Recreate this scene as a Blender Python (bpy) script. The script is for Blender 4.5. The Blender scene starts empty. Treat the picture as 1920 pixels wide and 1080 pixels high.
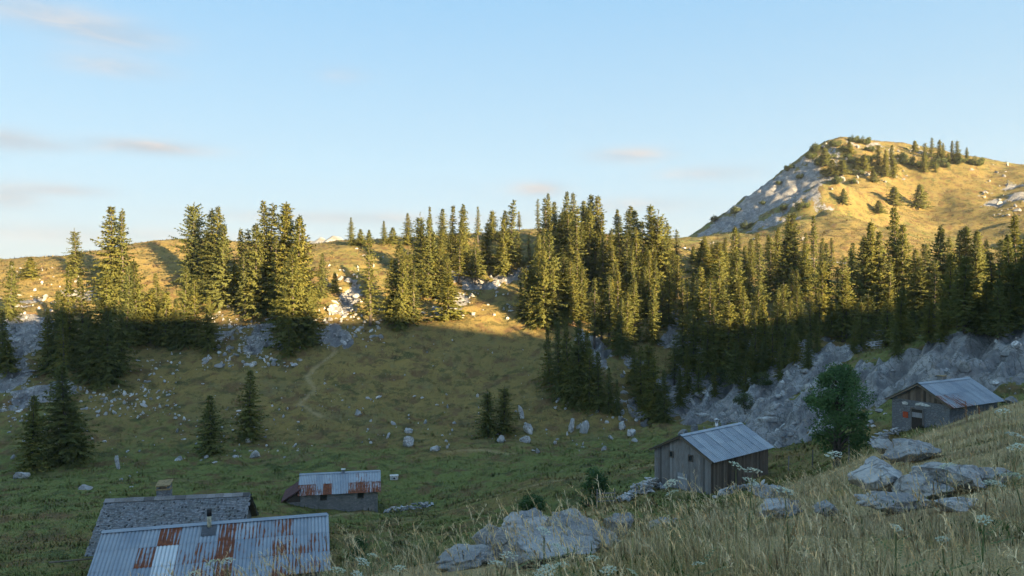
import bpy, bmesh, math, random
import numpy as np
from mathutils import Vector, Matrix

random.seed(7)
rng = np.random.default_rng(7)
SC = bpy.context.scene
COL = SC.collection
F = 1397.0                      # focal length in pixels of the 1920 wide photograph

# ------------------------------------------------------------------ camera
cam_d = bpy.data.cameras.new('camera')
cam_d.sensor_width = 36.0
cam_d.lens = 36.0 * F / 1920.0
cam_d.clip_start = 0.2
cam_d.clip_end = 20000
cam = bpy.data.objects.new('camera', cam_d)
cam.rotation_euler = (math.radians(90), 0, 0)
COL.objects.link(cam)
SC.camera = cam

# ------------------------------------------------------------------ light
SUN_EL = math.radians(9.0)
_sa = math.radians(50.0)
SH = np.array([math.cos(_sa), -math.sin(_sa)])    # horizontal direction towards the sun (to the right, a little behind)
SHT = np.array([math.sin(_sa), math.cos(_sa)])    # across it
sun_d = bpy.data.lights.new('sun', 'SUN')
sun_d.energy = 5.0
sun_d.angle = math.radians(0.45)
sun_d.color = (1.0, 0.74, 0.40)
sun = bpy.data.objects.new('sun', sun_d)
sdir = Vector((SH[0]*math.cos(SUN_EL), SH[1]*math.cos(SUN_EL), math.sin(SUN_EL)))
sun.rotation_euler = sdir.to_track_quat('Z', 'Y').to_euler()
COL.objects.link(sun)

world = bpy.data.worlds.new('World')
SC.world = world
world.use_nodes = True
SKY_STRENGTH = 0.059
SC.view_settings.view_transform = 'Standard'
SC.view_settings.look = 'None'
SC.view_settings.gamma = 1.0
SC.view_settings.use_curve_mapping = False
SC.view_settings.exposure = 2.3
SC.cycles.use_denoising = True
SC.cycles.max_bounces = 8
SC.cycles.diffuse_bounces = 6
SC.cycles.glossy_bounces = 2
SC.cycles.transmission_bounces = 3
SC.cycles.transparent_max_bounces = 6
SC.cycles.volume_bounces = 0
SC.cycles.use_adaptive_sampling = True
SC.cycles.adaptive_threshold = 0.02


class NT:
    """small helper to write node trees"""
    def __init__(self, tree):
        self.t = tree
        tree.nodes.clear()
    def n(self, typ, **kw):
        nd = self.t.nodes.new(typ)
        for k, v in kw.items():
            setattr(nd, k, v)
        return nd
    def link(self, a, b):
        self.t.links.new(a, b)
    def put(self, sock, v):
        if v is None:
            return
        if hasattr(v, 'is_output'):
            self.t.links.new(v, sock)
        elif isinstance(v, (tuple, list)) and len(v) == 3 and sock.type == 'RGBA':
            sock.default_value = (*v, 1)
        else:
            sock.default_value = v
    def m(self, op, a, b=None, c=None, clamp=False):
        nd = self.n('ShaderNodeMath', operation=op)
        nd.use_clamp = clamp
        self.put(nd.inputs[0], a)
        self.put(nd.inputs[1], b)
        self.put(nd.inputs[2], c)
        return nd.outputs[0]
    def mix(self, fac, a, b, blend='MIX'):
        nd = self.n('ShaderNodeMix', data_type='RGBA', blend_type=blend)
        self.put(nd.inputs[0], fac)
        self.put(nd.inputs[6], a)
        self.put(nd.inputs[7], b)
        return nd.outputs[2]
    def noise(self, vec, scale, detail=3, rough=0.55, out=0, dist=0.0):
        nd = self.n('ShaderNodeTexNoise')
        self.put(nd.inputs['Vector'], vec)
        nd.inputs['Scale'].default_value = scale
        nd.inputs['Detail'].default_value = detail
        nd.inputs['Roughness'].default_value = rough
        nd.inputs['Distortion'].default_value = dist
        return nd.outputs[out]
    def ramp(self, v, lo, hi, a=0.0, b=1.0):
        nd = self.n('ShaderNodeMapRange')
        nd.interpolation_type = 'SMOOTHSTEP'
        self.put(nd.inputs[0], v)
        for i, q in enumerate((lo, hi, a, b)):
            nd.inputs[i+1].default_value = q
        return nd.outputs[0]
    def mapping(self, vec, scale=(1, 1, 1), rot=(0, 0, 0)):
        nd = self.n('ShaderNodeMapping')
        self.put(nd.inputs[0], vec)
        nd.inputs['Scale'].default_value = scale
        nd.inputs['Rotation'].default_value = rot
        return nd.outputs[0]
    def bump(self, h, strength, dist):
        nd = self.n('ShaderNodeBump')
        nd.inputs['Strength'].default_value = strength
        nd.inputs['Distance'].default_value = dist
        self.put(nd.inputs['Height'], h)
        return nd.outputs[0]


def build_world():
    w = NT(world.node_tree)
    sky = w.n('ShaderNodeTexSky', sky_type='NISHITA')
    sky.sun_disc = False
    sky.sun_elevation = SUN_EL
    sky.sun_rotation = math.atan2(SH[0], SH[1])
    sky.altitude = 1500
    sky.air_density = 1.0
    sky.dust_density = 0.6
    sky.ozone_density = 1.6
    tc = w.n('ShaderNodeTexCoord')
    sep = w.n('ShaderNodeSeparateXYZ')
    w.link(tc.outputs['Generated'], sep.inputs[0])
    az = w.m('ARCTAN2', sep.outputs[0], sep.outputs[1])
    el = w.m('ARCSINE', sep.outputs[2])
    comb = w.n('ShaderNodeCombineXYZ')
    w.link(az, comb.inputs[0]); w.link(el, comb.inputs[1])
    st = w.mapping(comb.outputs[0], scale=(1.0, 4.5, 1.0))
    nz = w.noise(st, 9.0, 6, 0.62, dist=0.6)
    nz2 = w.noise(st, 3.0, 4, 0.55)
    # long soft cloud streaks, placed by azimuth and elevation
    total = None
    def cloud(px, py, hw, hh, amt):
        nonlocal total
        a = math.atan((px-960)/F)
        e = math.atan((540-py)/F*math.cos(a))
        sa, se = hw/F*math.cos(a), hh/F*math.cos(a)
        dx = w.m('DIVIDE', w.m('SUBTRACT', az, a), sa)
        dy = w.m('DIVIDE', w.m('SUBTRACT', el, e), se)
        r2 = w.m('ADD', w.m('MULTIPLY', dx, dx), w.m('MULTIPLY', dy, dy))
        r2 = w.m('ADD', r2, w.m('MULTIPLY', w.m('SUBTRACT', nz, 0.5), 2.6))
        g = w.m('MULTIPLY', w.m('EXPONENT', w.m('MULTIPLY', r2, -1.0)), amt)
        total = g if total is None else w.m('ADD', total, g)
    cloud(275, 276, 95, 13, 0.94)
    cloud(90, 275, 60, 10, 0.42)
    cloud(10, 262, 60, 20, 0.77)
    cloud(215, 65, 100, 24, 0.54)
    cloud(60, 20, 120, 26, 0.44)
    cloud(215, 125, 90, 17, 0.42)
    cloud(120, 357, 70, 11, 0.65)
    cloud(15, 370, 50, 22, 0.65)
    cloud(1180, 291, 70, 13, 0.68)
    cloud(1012, 355, 46, 12, 0.85)
    cloud(1330, 325, 90, 14, 0.51)
    cloud(1190, 385, 110, 14, 0.48)
    cloud(640, 140, 46, 16, 0.20)
    cloud(680, 410, 260, 12, 0.58)
    cloud(150, 440, 300, 18, 0.42)
    # thin haze veil of wisps near the horizon everywhere round the sky
    veil = w.m('MULTIPLY', w.ramp(nz2, .45, .75), w.ramp(el, 0.0, 0.28, 0.22, 0.0))
    total = w.m('ADD', total, veil, clamp=True)
    # cloud: bright top, greyer belly from the noise
    ccol = w.mix(w.ramp(nz, .35, .6), (2.6, 2.5, 2.5), (1.85, 2.0, 2.2))
    base = w.mix(1.0, sky.outputs[0], SKY_TINT, 'MULTIPLY')
    # pale sky by height, its unseen zenith lifted above the model to brighten shade
    cr = w.n('ShaderNodeValToRGB')
    w.link(w.m('DIVIDE', el, math.pi/2, clamp=True), cr.inputs[0])
    stops = [(0.0, (2.10, 2.40, 2.62)), (.10, (1.84, 2.66, 3.20)), (.235, (1.16, 2.22, 3.25)), (1.0, (1.22, 2.0, 2.75))]
    while len(cr.color_ramp.elements) < len(stops):
        cr.color_ramp.elements.new(.5)
    for e, (p, c) in zip(cr.color_ramp.elements, stops):
        e.position = p; e.color = (*c, 1)
    # the glow towards the low sun is left as the sky model gives it
    sund = w.m('ADD', w.m('MULTIPLY', sep.outputs[0], float(SH[0])), w.m('MULTIPLY', sep.outputs[1], float(SH[1])))
    away = w.ramp(sund, .0, .75, .9, 0.0)
    pale = w.mix(away, base, cr.outputs[0])
    colr = w.mix(total, pale, ccol)
    bg = w.n('ShaderNodeBackground')
    w.put(bg.inputs[0], colr)
    bg.inputs[1].default_value = SKY_STRENGTH
    out = w.n('ShaderNodeOutputWorld')
    w.link(bg.outputs[0], out.inputs[0])

HAZE = 1.2e-4
SKY_TINT = (.93, 1.03, 1.08)
build_world()

# ------------------------------------------------------------------ noise + terrain
def _hash(ix, iy, seed):
    h = (ix.astype(np.int64)*374761393 + iy.astype(np.int64)*668265263 + seed*1442695041) & 0xffffffff
    h = ((h ^ (h >> 13))*1274126177) & 0xffffffff
    h = (h ^ (h >> 16)) & 0xffffffff
    return h/4294967295.0

def vnoise(x, y, seed=0):
    """gradient noise, about -1..1"""
    x0 = np.floor(x); y0 = np.floor(y)
    fx, fy = x-x0, y-y0
    u = fx*fx*fx*(fx*(fx*6-15)+10); v = fy*fy*fy*(fy*(fy*6-15)+10)
    def g(i, j):
        a = _hash(x0+i, y0+j, seed)*2*math.pi
        return np.cos(a)*(fx-i)+np.sin(a)*(fy-j)
    a = g(0, 0)*(1-u)+g(1, 0)*u
    b = g(0, 1)*(1-u)+g(1, 1)*u
    return (a*(1-v)+b*v)*1.5

def fbm(x, y, seed=0, oct=4, gain=0.5):
    s = 0; a = 1.0
    for i in range(oct):
        s = s + a*vnoise(x*2**i, y*2**i, seed+i*17)
        a *= gain
    return s

def ridged(x, y, seed=0, oct=3):
    s = 0; a = 1.0
    for i in range(oct):
        s = s + a*(1-np.abs(vnoise(x*2**i, y*2**i, seed+i*31))*1.6)
        a *= .5
    return s/1.75

def sstep(a, b, x):
    t = np.clip((x-a)/(b-a), 0, 1)
    return t*t*(3-2*t)

def W3(px, py, d):
    return ((px-960)/F*d, d, (540-py)/F*d)

# measured points of the land: (column, row, distance in metres)
CP = [
 # near slope on which the camera stands
 (1900,1080,4.2),(1400,1080,4.2),(900,1085,5.5),(600,1105,7.0),(300,1165,8.5),(0,1210,9.5),
 (1900,900,9),(1600,960,9),(1300,1010,9.5),(1700,880,14),(1900,830,14),
 (1920,760,26),(1700,832,26),(1480,926,22),(1300,988,16),(1150,1010,13),(1000,1045,11),(870,1070,10),(620,1115,9),
 # bench of the two right-hand huts
 (1740,812,58),(1880,775,60),(1600,875,46),(1337,925,54),(1232,908,58),(1470,865,64),(1560,850,60),(1400,850,78),
 (1450,910,48),(1700,835,47),
 # valley floor
 (1118,948,62),(1000,957,64),(990,920,73),(900,850,98),(600,963,73),(712,958,76),(780,955,75),(430,958,66),
 (300,985,60),(0,1000,60),(0,955,69),(1200,855,85),(1310,815,96),(740,897,88),(500,872,95),(300,900,85),(100,905,83),
 (400,1180,36),(150,1180,37),(620,1160,36),(330,1095,47),(120,1085,47),(520,1085,47),(640,1050,50),(620,1000,61),(860,985,60),(1000,1040,48),
 # opposite hillside, foot
 (0,885,90),(150,858,97),(470,845,102),(680,838,104),(900,832,104),(1090,812,107),(1200,822,102),
 (-250,900,90),(-500,880,100),
 # opposite hillside, middle
 (0,720,118),(100,720,118),(400,740,119),(700,740,123),(900,720,127),(1030,740,121),(1170,760,116),(1260,745,118),
 (400,645,136),(600,650,136),(800,622,143),(980,625,142),(200,645,133),(20,610,131),(-300,640,135),
 (0,560,150),(200,550,158),(320,600,146),(500,575,150),(650,600,146),(640,490,168),(850,535,165),(950,555,158),(1050,570,153),(1150,650,133),(1150,550,158),
 (1230,640,138),
 # skyline of the opposite hillside
 (0,492,185),(130,482,185),(270,458,188),(340,452,192),(450,468,188),(600,463,183),(720,458,185),(860,452,188),(1000,435,195),
 (1060,432,198),(1130,440,198),(1250,457,192),(-300,480,190),(-600,490,200),
 # behind it
 (0,560,260),(400,560,265),(800,560,270),(1050,540,275),(1200,520,280),(-500,560,270),
 # forest slope on the right
 (1330,775,110),(1450,700,112),(1550,660,112),(1690,655,113),(1800,632,112),(1920,612,110),
 (1300,620,140),(1400,580,145),(1500,570,145),(1600,560,150),(1700,555,148),(1850,555,146),(2000,560,140),
 (1300,480,195),(1400,480,200),(1500,470,205),(1700,500,188),(1850,500,185),(2000,500,180),
 # limestone slope, crest and foot
 (1920,603,78),(1800,634,82),(1700,668,86),(1610,700,89),(1560,740,88),
 (1680,750,73),(1900,728,68),(1620,785,77),(1520,820,82),(1450,840,84),(1340,790,104),(2050,600,75),(2050,740,62),
 # the hill
 (1280,456,250),(1320,437,322),(1400,372,352),(1500,302,358),(1450,400,318),(1500,350,326),(1555,345,284),(1552,390,258),(1560,268,345),(1630,263,350),(1720,276,352),(1830,297,347),
 (1920,312,342),(2050,330,335),(1700,400,292),(1850,420,272),(1900,470,228),(1600,440,262),(1500,435,262),(1420,450,262),
 (1700,330,322),(1600,340,315),
 (1600,420,430),(1800,430,430),(1400,500,400),(2100,460,420),
]
_XYZ = np.array([W3(*c) for c in CP])
_EXTRA = np.array([  # out of view: behind and beside the camera, and far away
 (0,-1,-1.62),(6,-4,-0.6),(-6,-4,-3.2),(0,-25,1.5),(25,-20,6),(-30,-20,-9),(-40,20,-16),(-60,40,-20),(25,5,0.8),(45,20,1),
 (60,45,-1),(90,90,-5),(110,110,-3),(100,60,-3),(130,100,-3),(-120,60,-16),(-150,120,-10),(150,180,4),(200,240,25),(260,300,45),
 (-200,220,-6),(-260,330,-30),(0,400,-35),(-200,450,-40),(100,500,-20),(300,480,0),(0,700,-60),(-400,700,-60),(400,700,-40),
 (-400,200,-20),(450,250,10),(-120,-100,-10),(0,-120,10),(150,-100,10),(300,0,2)])
_XYZ = np.vstack([_XYZ, _EXTRA])
_S = 100.0
def _phi(r2):
    return 0.5*r2*np.log(r2+1e-12)
def _fit():
    P = _XYZ[:, :2]/_S
    n = len(P)
    r2 = ((P[:, None]-P[None])**2).sum(-1)
    A = np.zeros((n+3, n+3))
    A[:n, :n] = _phi(r2)+np.eye(n)*2e-5
    A[:n, n] = 1; A[:n, n+1:] = P
    A[n, :n] = 1; A[n+1:, :n] = P.T
    b = np.zeros(n+3); b[:n] = _XYZ[:, 2]
    return P, np.linalg.solve(A, b)
_P, _C = _fit()

def base_h(x, y):
    x = np.atleast_1d(np.asarray(x, float)); y = np.atleast_1d(np.asarray(y, float))
    sh = x.shape
    x = x.ravel(); y = y.ravel()
    out = np.empty(len(x))
    n = len(_P)
    for i in range(0, len(x), 20000):
        q = np.stack([x[i:i+20000], y[i:i+20000]], 1)/_S
        r2 = ((q[:, None]-_P[None])**2).sum(-1)
        out[i:i+20000] = _phi(r2)@_C[:n]+_C[n]+q@_C[n+1:]
    # keep the far surroundings within bounds
    out = np.clip(out, -90, 95)
    # the spur behind and right of the camera: the evening shade of the valley comes from it
    s = x*SH[0]+y*SH[1]; t = x*SHT[0]+y*SHT[1]
    crest = np.interp(t, SPUR_T, SPUR)
    w = np.exp(-((s-SPUR_S)/60.0)**2)
    out = out*(1-w)+np.maximum(out, crest)*w
    return out.reshape(sh)
SPUR_S = 230.0
# crest of the spur, set so that the edge of its shade falls across the far slope where the evening light ends
_edge = [(30,602,131),(230,600,136),(390,602,140),(570,604,142),(700,604,145),(980,622,142),(1110,665,132),(1180,668,135),
         (1490,578,128),(1560,576,122),(1690,582,113)]
_tz = sorted((W3(*e)[0]*SHT[0]+W3(*e)[1]*SHT[1],
              W3(*e)[2]+(SPUR_S-(W3(*e)[0]*SH[0]+W3(*e)[1]*SH[1]))*math.tan(SUN_EL)) for e in _edge)
_tt = np.array([q[0] for q in _tz]); _zz = np.array([q[1] for q in _tz])
_k = np.linspace(_tt[0], _tt[-1], 6)
_kz = np.array([np.average(_zz, weights=np.exp(-((_tt-q)/9.0)**2)) for q in _k])
SPUR_T = np.concatenate([[-300, -140, 0], _k, [_tt[-1]+30, _tt[-1]+70, _tt[-1]+140]])
SPUR = np.concatenate([[_kz[0]-12, _kz[0]-2, _kz[0]+3], _kz, [_kz[-1]-10, _kz[-1]-32, _kz[-1]-55]])

def ray_ground(px, py, d0=3.0, d1=420.0, h=None, step=None):
    """first place where the line of sight through a pixel meets the land"""
    h = h or height
    ds = np.concatenate([np.arange(d0, 40, .2), np.arange(40, 140, .5), np.arange(140, d1, 1.0)])
    ds = ds[ds >= d0]
    z = (540-py)/F*ds
    g = h((px-960)/F*ds, ds)
    below = np.nonzero(z <= g)[0]
    if len(below) == 0:
        return None
    i = below[0]
    d = ds[i]
    return ((px-960)/F*d, d, float(g[i]))

# patches of rock, dry grass and bare soil: (column, row, half width m, half depth m, amount)
def patches(lst):
    out = []
    for px, py, a, b, amt in lst:
        p = ray_ground(px, py, h=base_h)
        if p is not None:
            out.append((p[0], p[1], a, b, amt))
    return out

ROCKS_AT = patches([
 (45,625,6,7,.9),(20,700,5,5,.65),(60,570,6,6,.6),(30,770,4,3,.6),(200,765,10,2.5,.35),(150,560,9,6,.5),(90,735,6,5,.5),
 (460,640,9,5,.7),(520,610,6,4,.6),(400,600,6,5,.5),(610,625,6,4,.7),(650,575,4,6,.8),(620,640,5,3,.8),
 (880,530,7,6,.7),(950,520,7,5,.7),(820,580,5,5,.6),(860,560,5,4,.7),(1110,650,3,8,.9),(1130,480,6,8,.7),(1060,520,5,6,.5),
 (1180,600,6,8,.6),(1180,740,3,7,.6),(1250,640,8,8,.6),(1290,720,9,9,.8),(1320,640,9,9,.7),(1300,590,9,9,.5),(1310,770,10,8,.9),
 (1380,740,10,10,1),(1450,730,10,10,1),(1400,700,9,8,1),(1500,700,8,8,.9),(1550,660,8,6,.9),(1640,640,8,6,.9),
 (1520,760,9,8,1),(1460,800,8,6,1),(1600,740,9,8,1),(1700,700,9,9,1),(1800,665,10,10,1),(1880,640,10,9,1),(1880,690,9,6,.8),(1760,690,9,8,1),(1640,760,7,5,.8),
 (1345,432,10,14,.8),(1380,420,14,22,1),(1420,400,15,25,1),(1460,370,16,25,1),(1500,350,15,22,1),(1535,330,8,14,.7),(1510,380,9,14,.7),
 (1480,412,8,10,.6),(1440,428,9,10,.7),(1560,290,6,6,.5),(1600,272,8,6,.6),(1650,272,8,6,.6),(1720,285,7,6,.5),(1610,325,8,4,.5),(1680,320,8,6,.4),
 (1850,320,9,6,.4),(1890,380,12,10,.7),(1905,350,10,8,.5),(1540,485,10,12,.4),(1640,500,9,9,.4),
])
DRY_AT = patches([
 (60,520,16,16,.6),(200,500,20,20,.6),(320,470,16,14,.7),(120,490,16,12,.6),(500,470,12,10,.4),
 (700,690,11,9,.5),(800,680,9,8,.4),(560,760,8,7,.45),(260,720,9,6,.35),(400,700,9,7,.3),(180,830,6,4,.4),(560,800,6,3,.4),(650,800,6,3,.4),
 (760,830,8,3,.35),(900,790,9,5,.4),(850,850,4,1.2,.9),(1000,790,6,5,.45),(1120,770,7,5,.5),
 (950,930,9,2.2,.55),(1050,900,7,2.0,.45),(850,960,9,2.5,.5),(700,1000,8,2.5,.35),(1200,880,6,2.5,.5),(1110,965,3,1,.8),(60,1010,7,2,.6),(30,975,4,1.5,.5),(520,980,4,3,.4),
 (830,590,6,6,.6),(900,590,10,5,.5),(1000,610,6,4,.5),(1500,850,6,4,.6),(1560,860,6,4,.4),
 (1700,380,45,60,.35),(1800,400,40,60,.35),(1850,350,40,40,.35),(1620,380,25,35,.25),(1900,420,30,40,.3),(1600,440,18,20,.5),(1650,470,20,20,.5),
 (1860,640,5,6,.3),(1900,660,6,4,.4),
])
def blob(lst, x, y, warp=0.0):
    s = np.zeros_like(x)
    for a, b, ra, rb, amt in lst:
        r2 = ((x-a)/ra)**2+((y-b)/rb)**2
        m = r2 < 9
        s[m] = np.maximum(s[m], amt*np.exp(-r2[m]*.8))
    return s

def rock_mask(x, y):
    m = blob(ROCKS_AT, x, y)
    n = fbm(x/7.0, y/7.0, 5, 4)
    return np.clip(sstep(.34, .70, m+.42*n), 0, 1), m

def height(x, y, detail=True):
    x = np.atleast_1d(np.asarray(x, float)); y = np.atleast_1d(np.asarray(y, float))
    z = base_h(x, y)
    if not detail:
        return z
    d = np.hypot(x, y)
    k = sstep(14, 60, d)
    z = z+k*(.5*fbm(x/16, y/16, 3, 3)+.24*fbm(x/4.0, y/4.0, 9, 3))+sstep(215, 260, d)*(1.5*fbm(x/24, y/24, 12, 3)+.8*ridged(x/9+.3*y/9, y/22, 14, 2)+.35*fbm(x/5, y/5, 16, 2))+(1-k)*.10*fbm(x/2.2, y/2.2, 11, 3)
    rm, _ = rock_mask(x, y)
    far = sstep(180, 300, d)
    # limestone: fins and clefts running down the slope, broken across by ledges
    u = x*.80+y*.60; v = -x*.60+y*.80
    hillc = sstep(215, 250, d)
    u = u*(1-hillc)+(x*.95+y*.3)*hillc; v = v*(1-hillc)+(-x*.3+y*.95)*hillc
    wx = 1.2*vnoise(x/5.0, y/5.0, 15); 
    n1 = ridged(v/(3.2+4.5*far)+wx*.3, u/(10.0+9*far), 21, 2)-.55
    n2 = ridged(v/1.15+wx*.5, u/2.4, 41, 2)-.5
    n3 = ridged(x/.62, y/.8, 47, 2)-.5
    led = vnoise(u/2.6, v/9.0, 51)
    n4 = ridged(v/4.6+wx*.4, u/8.0, 61, 2)-.5
    z = z+rm*(n1*(3.2-.1*far)+(n2*.55+n3*.12)*(1-.6*far)+led*(.6+.5*far)+n4*2.4*far)
    return z

# ------------------------------------------------------------------ materials
MAT = {}
def new_mat(name):
    m = bpy.data.materials.new(name)
    m.use_nodes = True
    nt = NT(m.node_tree)
    out = nt.n('ShaderNodeOutputMaterial')
    MAT[name] = m
    return m, nt, out

def principled(nt, out, col, rough=.8, spec=.3, normal=None, metal=0.0):
    p = nt.n('ShaderNodeBsdfPrincipled')
    nt.put(p.inputs['Base Color'], col)
    nt.put(p.inputs['Roughness'], rough)
    nt.put(p.inputs['Metallic'], metal)
    p.inputs['Specular IOR Level'].default_value = spec
    if normal is not None:
        nt.link(normal, p.inputs['Normal'])
    if out is not None:
        nt.link(p.outputs[0], out.inputs[0])
    return p

def rock_colour(nt, pos, pale=1.0):
    """weathered grey limestone: pale faces, grey crust, ochre stains, dark joints"""
    a = nt.noise(pos, .55, 5, .6)
    b = nt.noise(pos, 3.2, 4, .65)
    c = nt.mix(nt.ramp(a, .35, .65), (.175*pale, .173*pale, .178*pale), (.33*pale, .325*pale, .32*pale))
    c = nt.mix(nt.ramp(b, .5, .72, 0, .75), c, (.13, .125, .12))
    c = nt.mix(nt.ramp(nt.noise(pos, 1.1, 3), .6, .74, 0, .5), c, (.30, .25, .17))
    st = nt.mapping(pos, scale=(1.0, .55, .22))
    cr = nt.n('ShaderNodeTexVoronoi', feature='DISTANCE_TO_EDGE')
    wv = nt.n('ShaderNodeVectorMath', operation='ADD')
    nt.link(st, wv.inputs[0])
    wn = nt.n('ShaderNodeVectorMath', operation='SCALE'); nt.link(nt.noise(pos, .9, 4, .6, out=1), wn.inputs[0]); wn.inputs['Scale'].default_value = 1.6
    nt.link(wn.outputs[0], wv.inputs[1])
    nt.link(wv.outputs[0], cr.inputs['Vector']); cr.inputs['Scale'].default_value = .9
    crack = nt.ramp(cr.outputs[0], 0.0, .06, .6, 0.0)
    c = nt.mix(nt.m('MULTIPLY', crack, nt.ramp(a, .35, .6)), c, (.06, .06, .055))
    h = nt.m('ADD', nt.m('MULTIPLY', b, .5), nt.m('MULTIPLY', crack, -.6))
    return c, h

def ground_mat():
    m, nt, out = new_mat('meadow and limestone')
    tc = nt.n('ShaderNodeTexCoord')
    pos = tc.outputs['Object']
    at = nt.n('ShaderNodeVertexColor', layer_name='cover')
    sp = nt.n('ShaderNodeSeparateColor')
    nt.link(at.outputs[0], sp.inputs[0])
    rock, dry, soil = sp.outputs[0], sp.outputs[1], sp.outputs[2]
    n1 = nt.noise(pos, .11, 5, .6)
    n2 = nt.noise(pos, .7, 4, .6)
    n3 = nt.noise(nt.mapping(pos, scale=(1, 1, .5)), 5.0, 3, .6)
    # grass: green sward and straw, mixed by patch, tuft and blade-size noise
    f = nt.m('ADD', dry, nt.m('MULTIPLY', nt.m('SUBTRACT', n1, .5), .9))
    f = nt.m('ADD', f, nt.m('MULTIPLY', nt.m('SUBTRACT', n2, .5), .9))
    f = nt.m('ADD', f, nt.m('MULTIPLY', nt.m('SUBTRACT', n3, .5), .7))
    g = nt.mix(nt.ramp(f, .05, .45), (.172, .192, .058), (.238, .182, .066))
    g = nt.mix(nt.ramp(f, .4, 1.0), g, (.31, .225, .074))
    g = nt.mix(nt.ramp(nt.noise(pos, .35, 4, .65), .48, .64, 0, .85), g, (.165, .100, .050))
    g = nt.mix(nt.ramp(nt.noise(pos, .23, 5, .7), .56, .66, 0, .7), g, (.055, .075, .030))
    g = nt.mix(nt.ramp(nt.noise(nt.mapping(pos, scale=(.35, 1.6, 1.6)), .5, 5, .7), .56, .7, 0, .55), g, (.25, .20, .080))
    g = nt.mix(nt.ramp(n3, .64, .82, 0, .5), g, (.045, .060, .02))
    dk = nt.noise(pos, .42, 6, .72)
    g = nt.mix(nt.ramp(dk, .52, .60, 0, .60), g, (.070, .075, .030))
    g = nt.mix(nt.ramp(nt.noise(pos, .16, 6, .75), .55, .62, 0, .45), g, (.21, .185, .085))
    g = nt.mix(soil, g, (.50, .375, .20))
    rc, rh = rock_colour(nt, pos, 1.2)
    rf = nt.m('ADD', rock, nt.m('MULTIPLY', nt.m('SUBTRACT', nt.noise(pos, 1.3, 4, .65), .5), 1.8))
    rf = nt.ramp(rf, .44, .56)
    col = nt.mix(rf, g, rc)
    hh = nt.m('ADD', nt.m('MULTIPLY', nt.m('ADD', n3, nt.noise(pos, 14, 2)), .5), nt.m('MULTIPLY', rh, rf))
    principled(nt, out, col, .92, .12, nt.bump(hh, .9, .22))
    return m

def stone_mat(name, pale=1.0, bump=.08, scale=1.0):
    m, nt, out = new_mat(name)
    tc = nt.n('ShaderNodeTexCoord')
    oi = nt.n('ShaderNodeObjectInfo')
    geo = nt.n('ShaderNodeNewGeometry')
    pos = nt.mapping(geo.outputs['Position'], scale=(scale,)*3)
    c, h = rock_colour(nt, pos, pale)
    c = nt.mix(nt.ramp(oi.outputs['Random'], 0, 1, 0, .35), c, (.20, .19, .18))
    principled(nt, out, c, .9, .2, nt.bump(nt.m('ADD', h, nt.noise(pos, 18, 3)), .8, bump))
    return m

def leaf_mat(name, cols, trans=.25, varn=.5, attr=None, nattr=None):
    m, nt, out = new_mat(name)
    oi = nt.n('ShaderNodeObjectInfo')
    if attr:
        va = nt.n('ShaderNodeVertexColor', layer_name=attr)
        c = va.outputs[0]
    else:
        geo = nt.n('ShaderNodeNewGeometry')
        c = nt.mix(nt.ramp(nt.noise(geo.outputs['Position'], .9, 3, .6), .35, .65), cols[0], cols[1])
        c = nt.mix(nt.m('MULTIPLY', oi.outputs['Random'], varn), c, cols[2])
    p = principled(nt, None, c, .75, .18 if not nattr else .0)
    if nattr:
        na = nt.n('ShaderNodeAttribute', attribute_type='GEOMETRY', attribute_name=nattr)
        nt.link(na.outputs['Vector'], p.inputs['Normal'])
    t = nt.n('ShaderNodeBsdfTranslucent')
    nt.put(t.inputs[0], c)
    mx = nt.n('ShaderNodeMixShader')
    mx.inputs[0].default_value = trans
    nt.link(p.outputs[0], mx.inputs[1]); nt.link(t.outputs[0], mx.inputs[2])
    nt.link(mx.outputs[0], out.inputs[0])
    return m

def plain_mat(name, col, rough=.8, metal=0.0, vary=.15, nscale=6.0, spec=.3, bump=.01):
    m, nt, out = new_mat(name)
    tc = nt.n('ShaderNodeTexCoord')
    oi = nt.n('ShaderNodeObjectInfo')
    n = nt.noise(tc.outputs['Object'], nscale, 4, .6)
    dark = tuple(c*.55 for c in col)
    c = nt.mix(nt.ramp(n, .35, .7), col, dark)
    c = nt.mix(nt.m('MULTIPLY', oi.outputs['Random'], vary), c, tuple(min(1, q*1.5) for q in col))
    principled(nt, out, c, rough, spec, nt.bump(n, .6, bump), metal)
    return m

def wood_mat(name, col, col2, axis='Z'):
    m, nt, out = new_mat(name)
    tc = nt.n('ShaderNodeTexCoord')
    oi = nt.n('ShaderNodeObjectInfo')
    off = nt.n('ShaderNodeVectorMath', operation='ADD')
    nt.link(tc.outputs['Object'], off.inputs[0])
    cm = nt.n('ShaderNodeCombineXYZ')
    r = nt.m('MULTIPLY', oi.outputs['Random'], 40.0)
    for i in range(3):
        nt.link(r, cm.inputs[i])
    nt.link(cm.outputs[0], off.inputs[1])
    sc = {'Z': (9, 9, .9), 'X': (.9, 9, 9), 'Y': (9, .9, 9)}[axis]
    v = nt.mapping(off.outputs[0], scale=sc)
    n = nt.noise(v, 2.2, 5, .65)
    c = nt.mix(nt.ramp(n, .3, .7), col, col2)
    c = nt.mix(nt.m('MULTIPLY', nt.m('POWER', oi.outputs['Random'], 2.0), .85), c, tuple(q*.35 for q in col2))
    c = nt.mix(nt.ramp(nt.m('FRACT', nt.m('MULTIPLY', oi.outputs['Random'], 7.3)), .55, 1.0, 0, .5), c, tuple(min(1, q*1.45) for q in col))
    c = nt.mix(nt.ramp(nt.noise(off.outputs[0], .9, 3), .55, .75, 0, .5), c, (.16, .105, .06))
    principled(nt, out, c, .85, .2, nt.bump(n, .7, .012))
    return m

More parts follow.
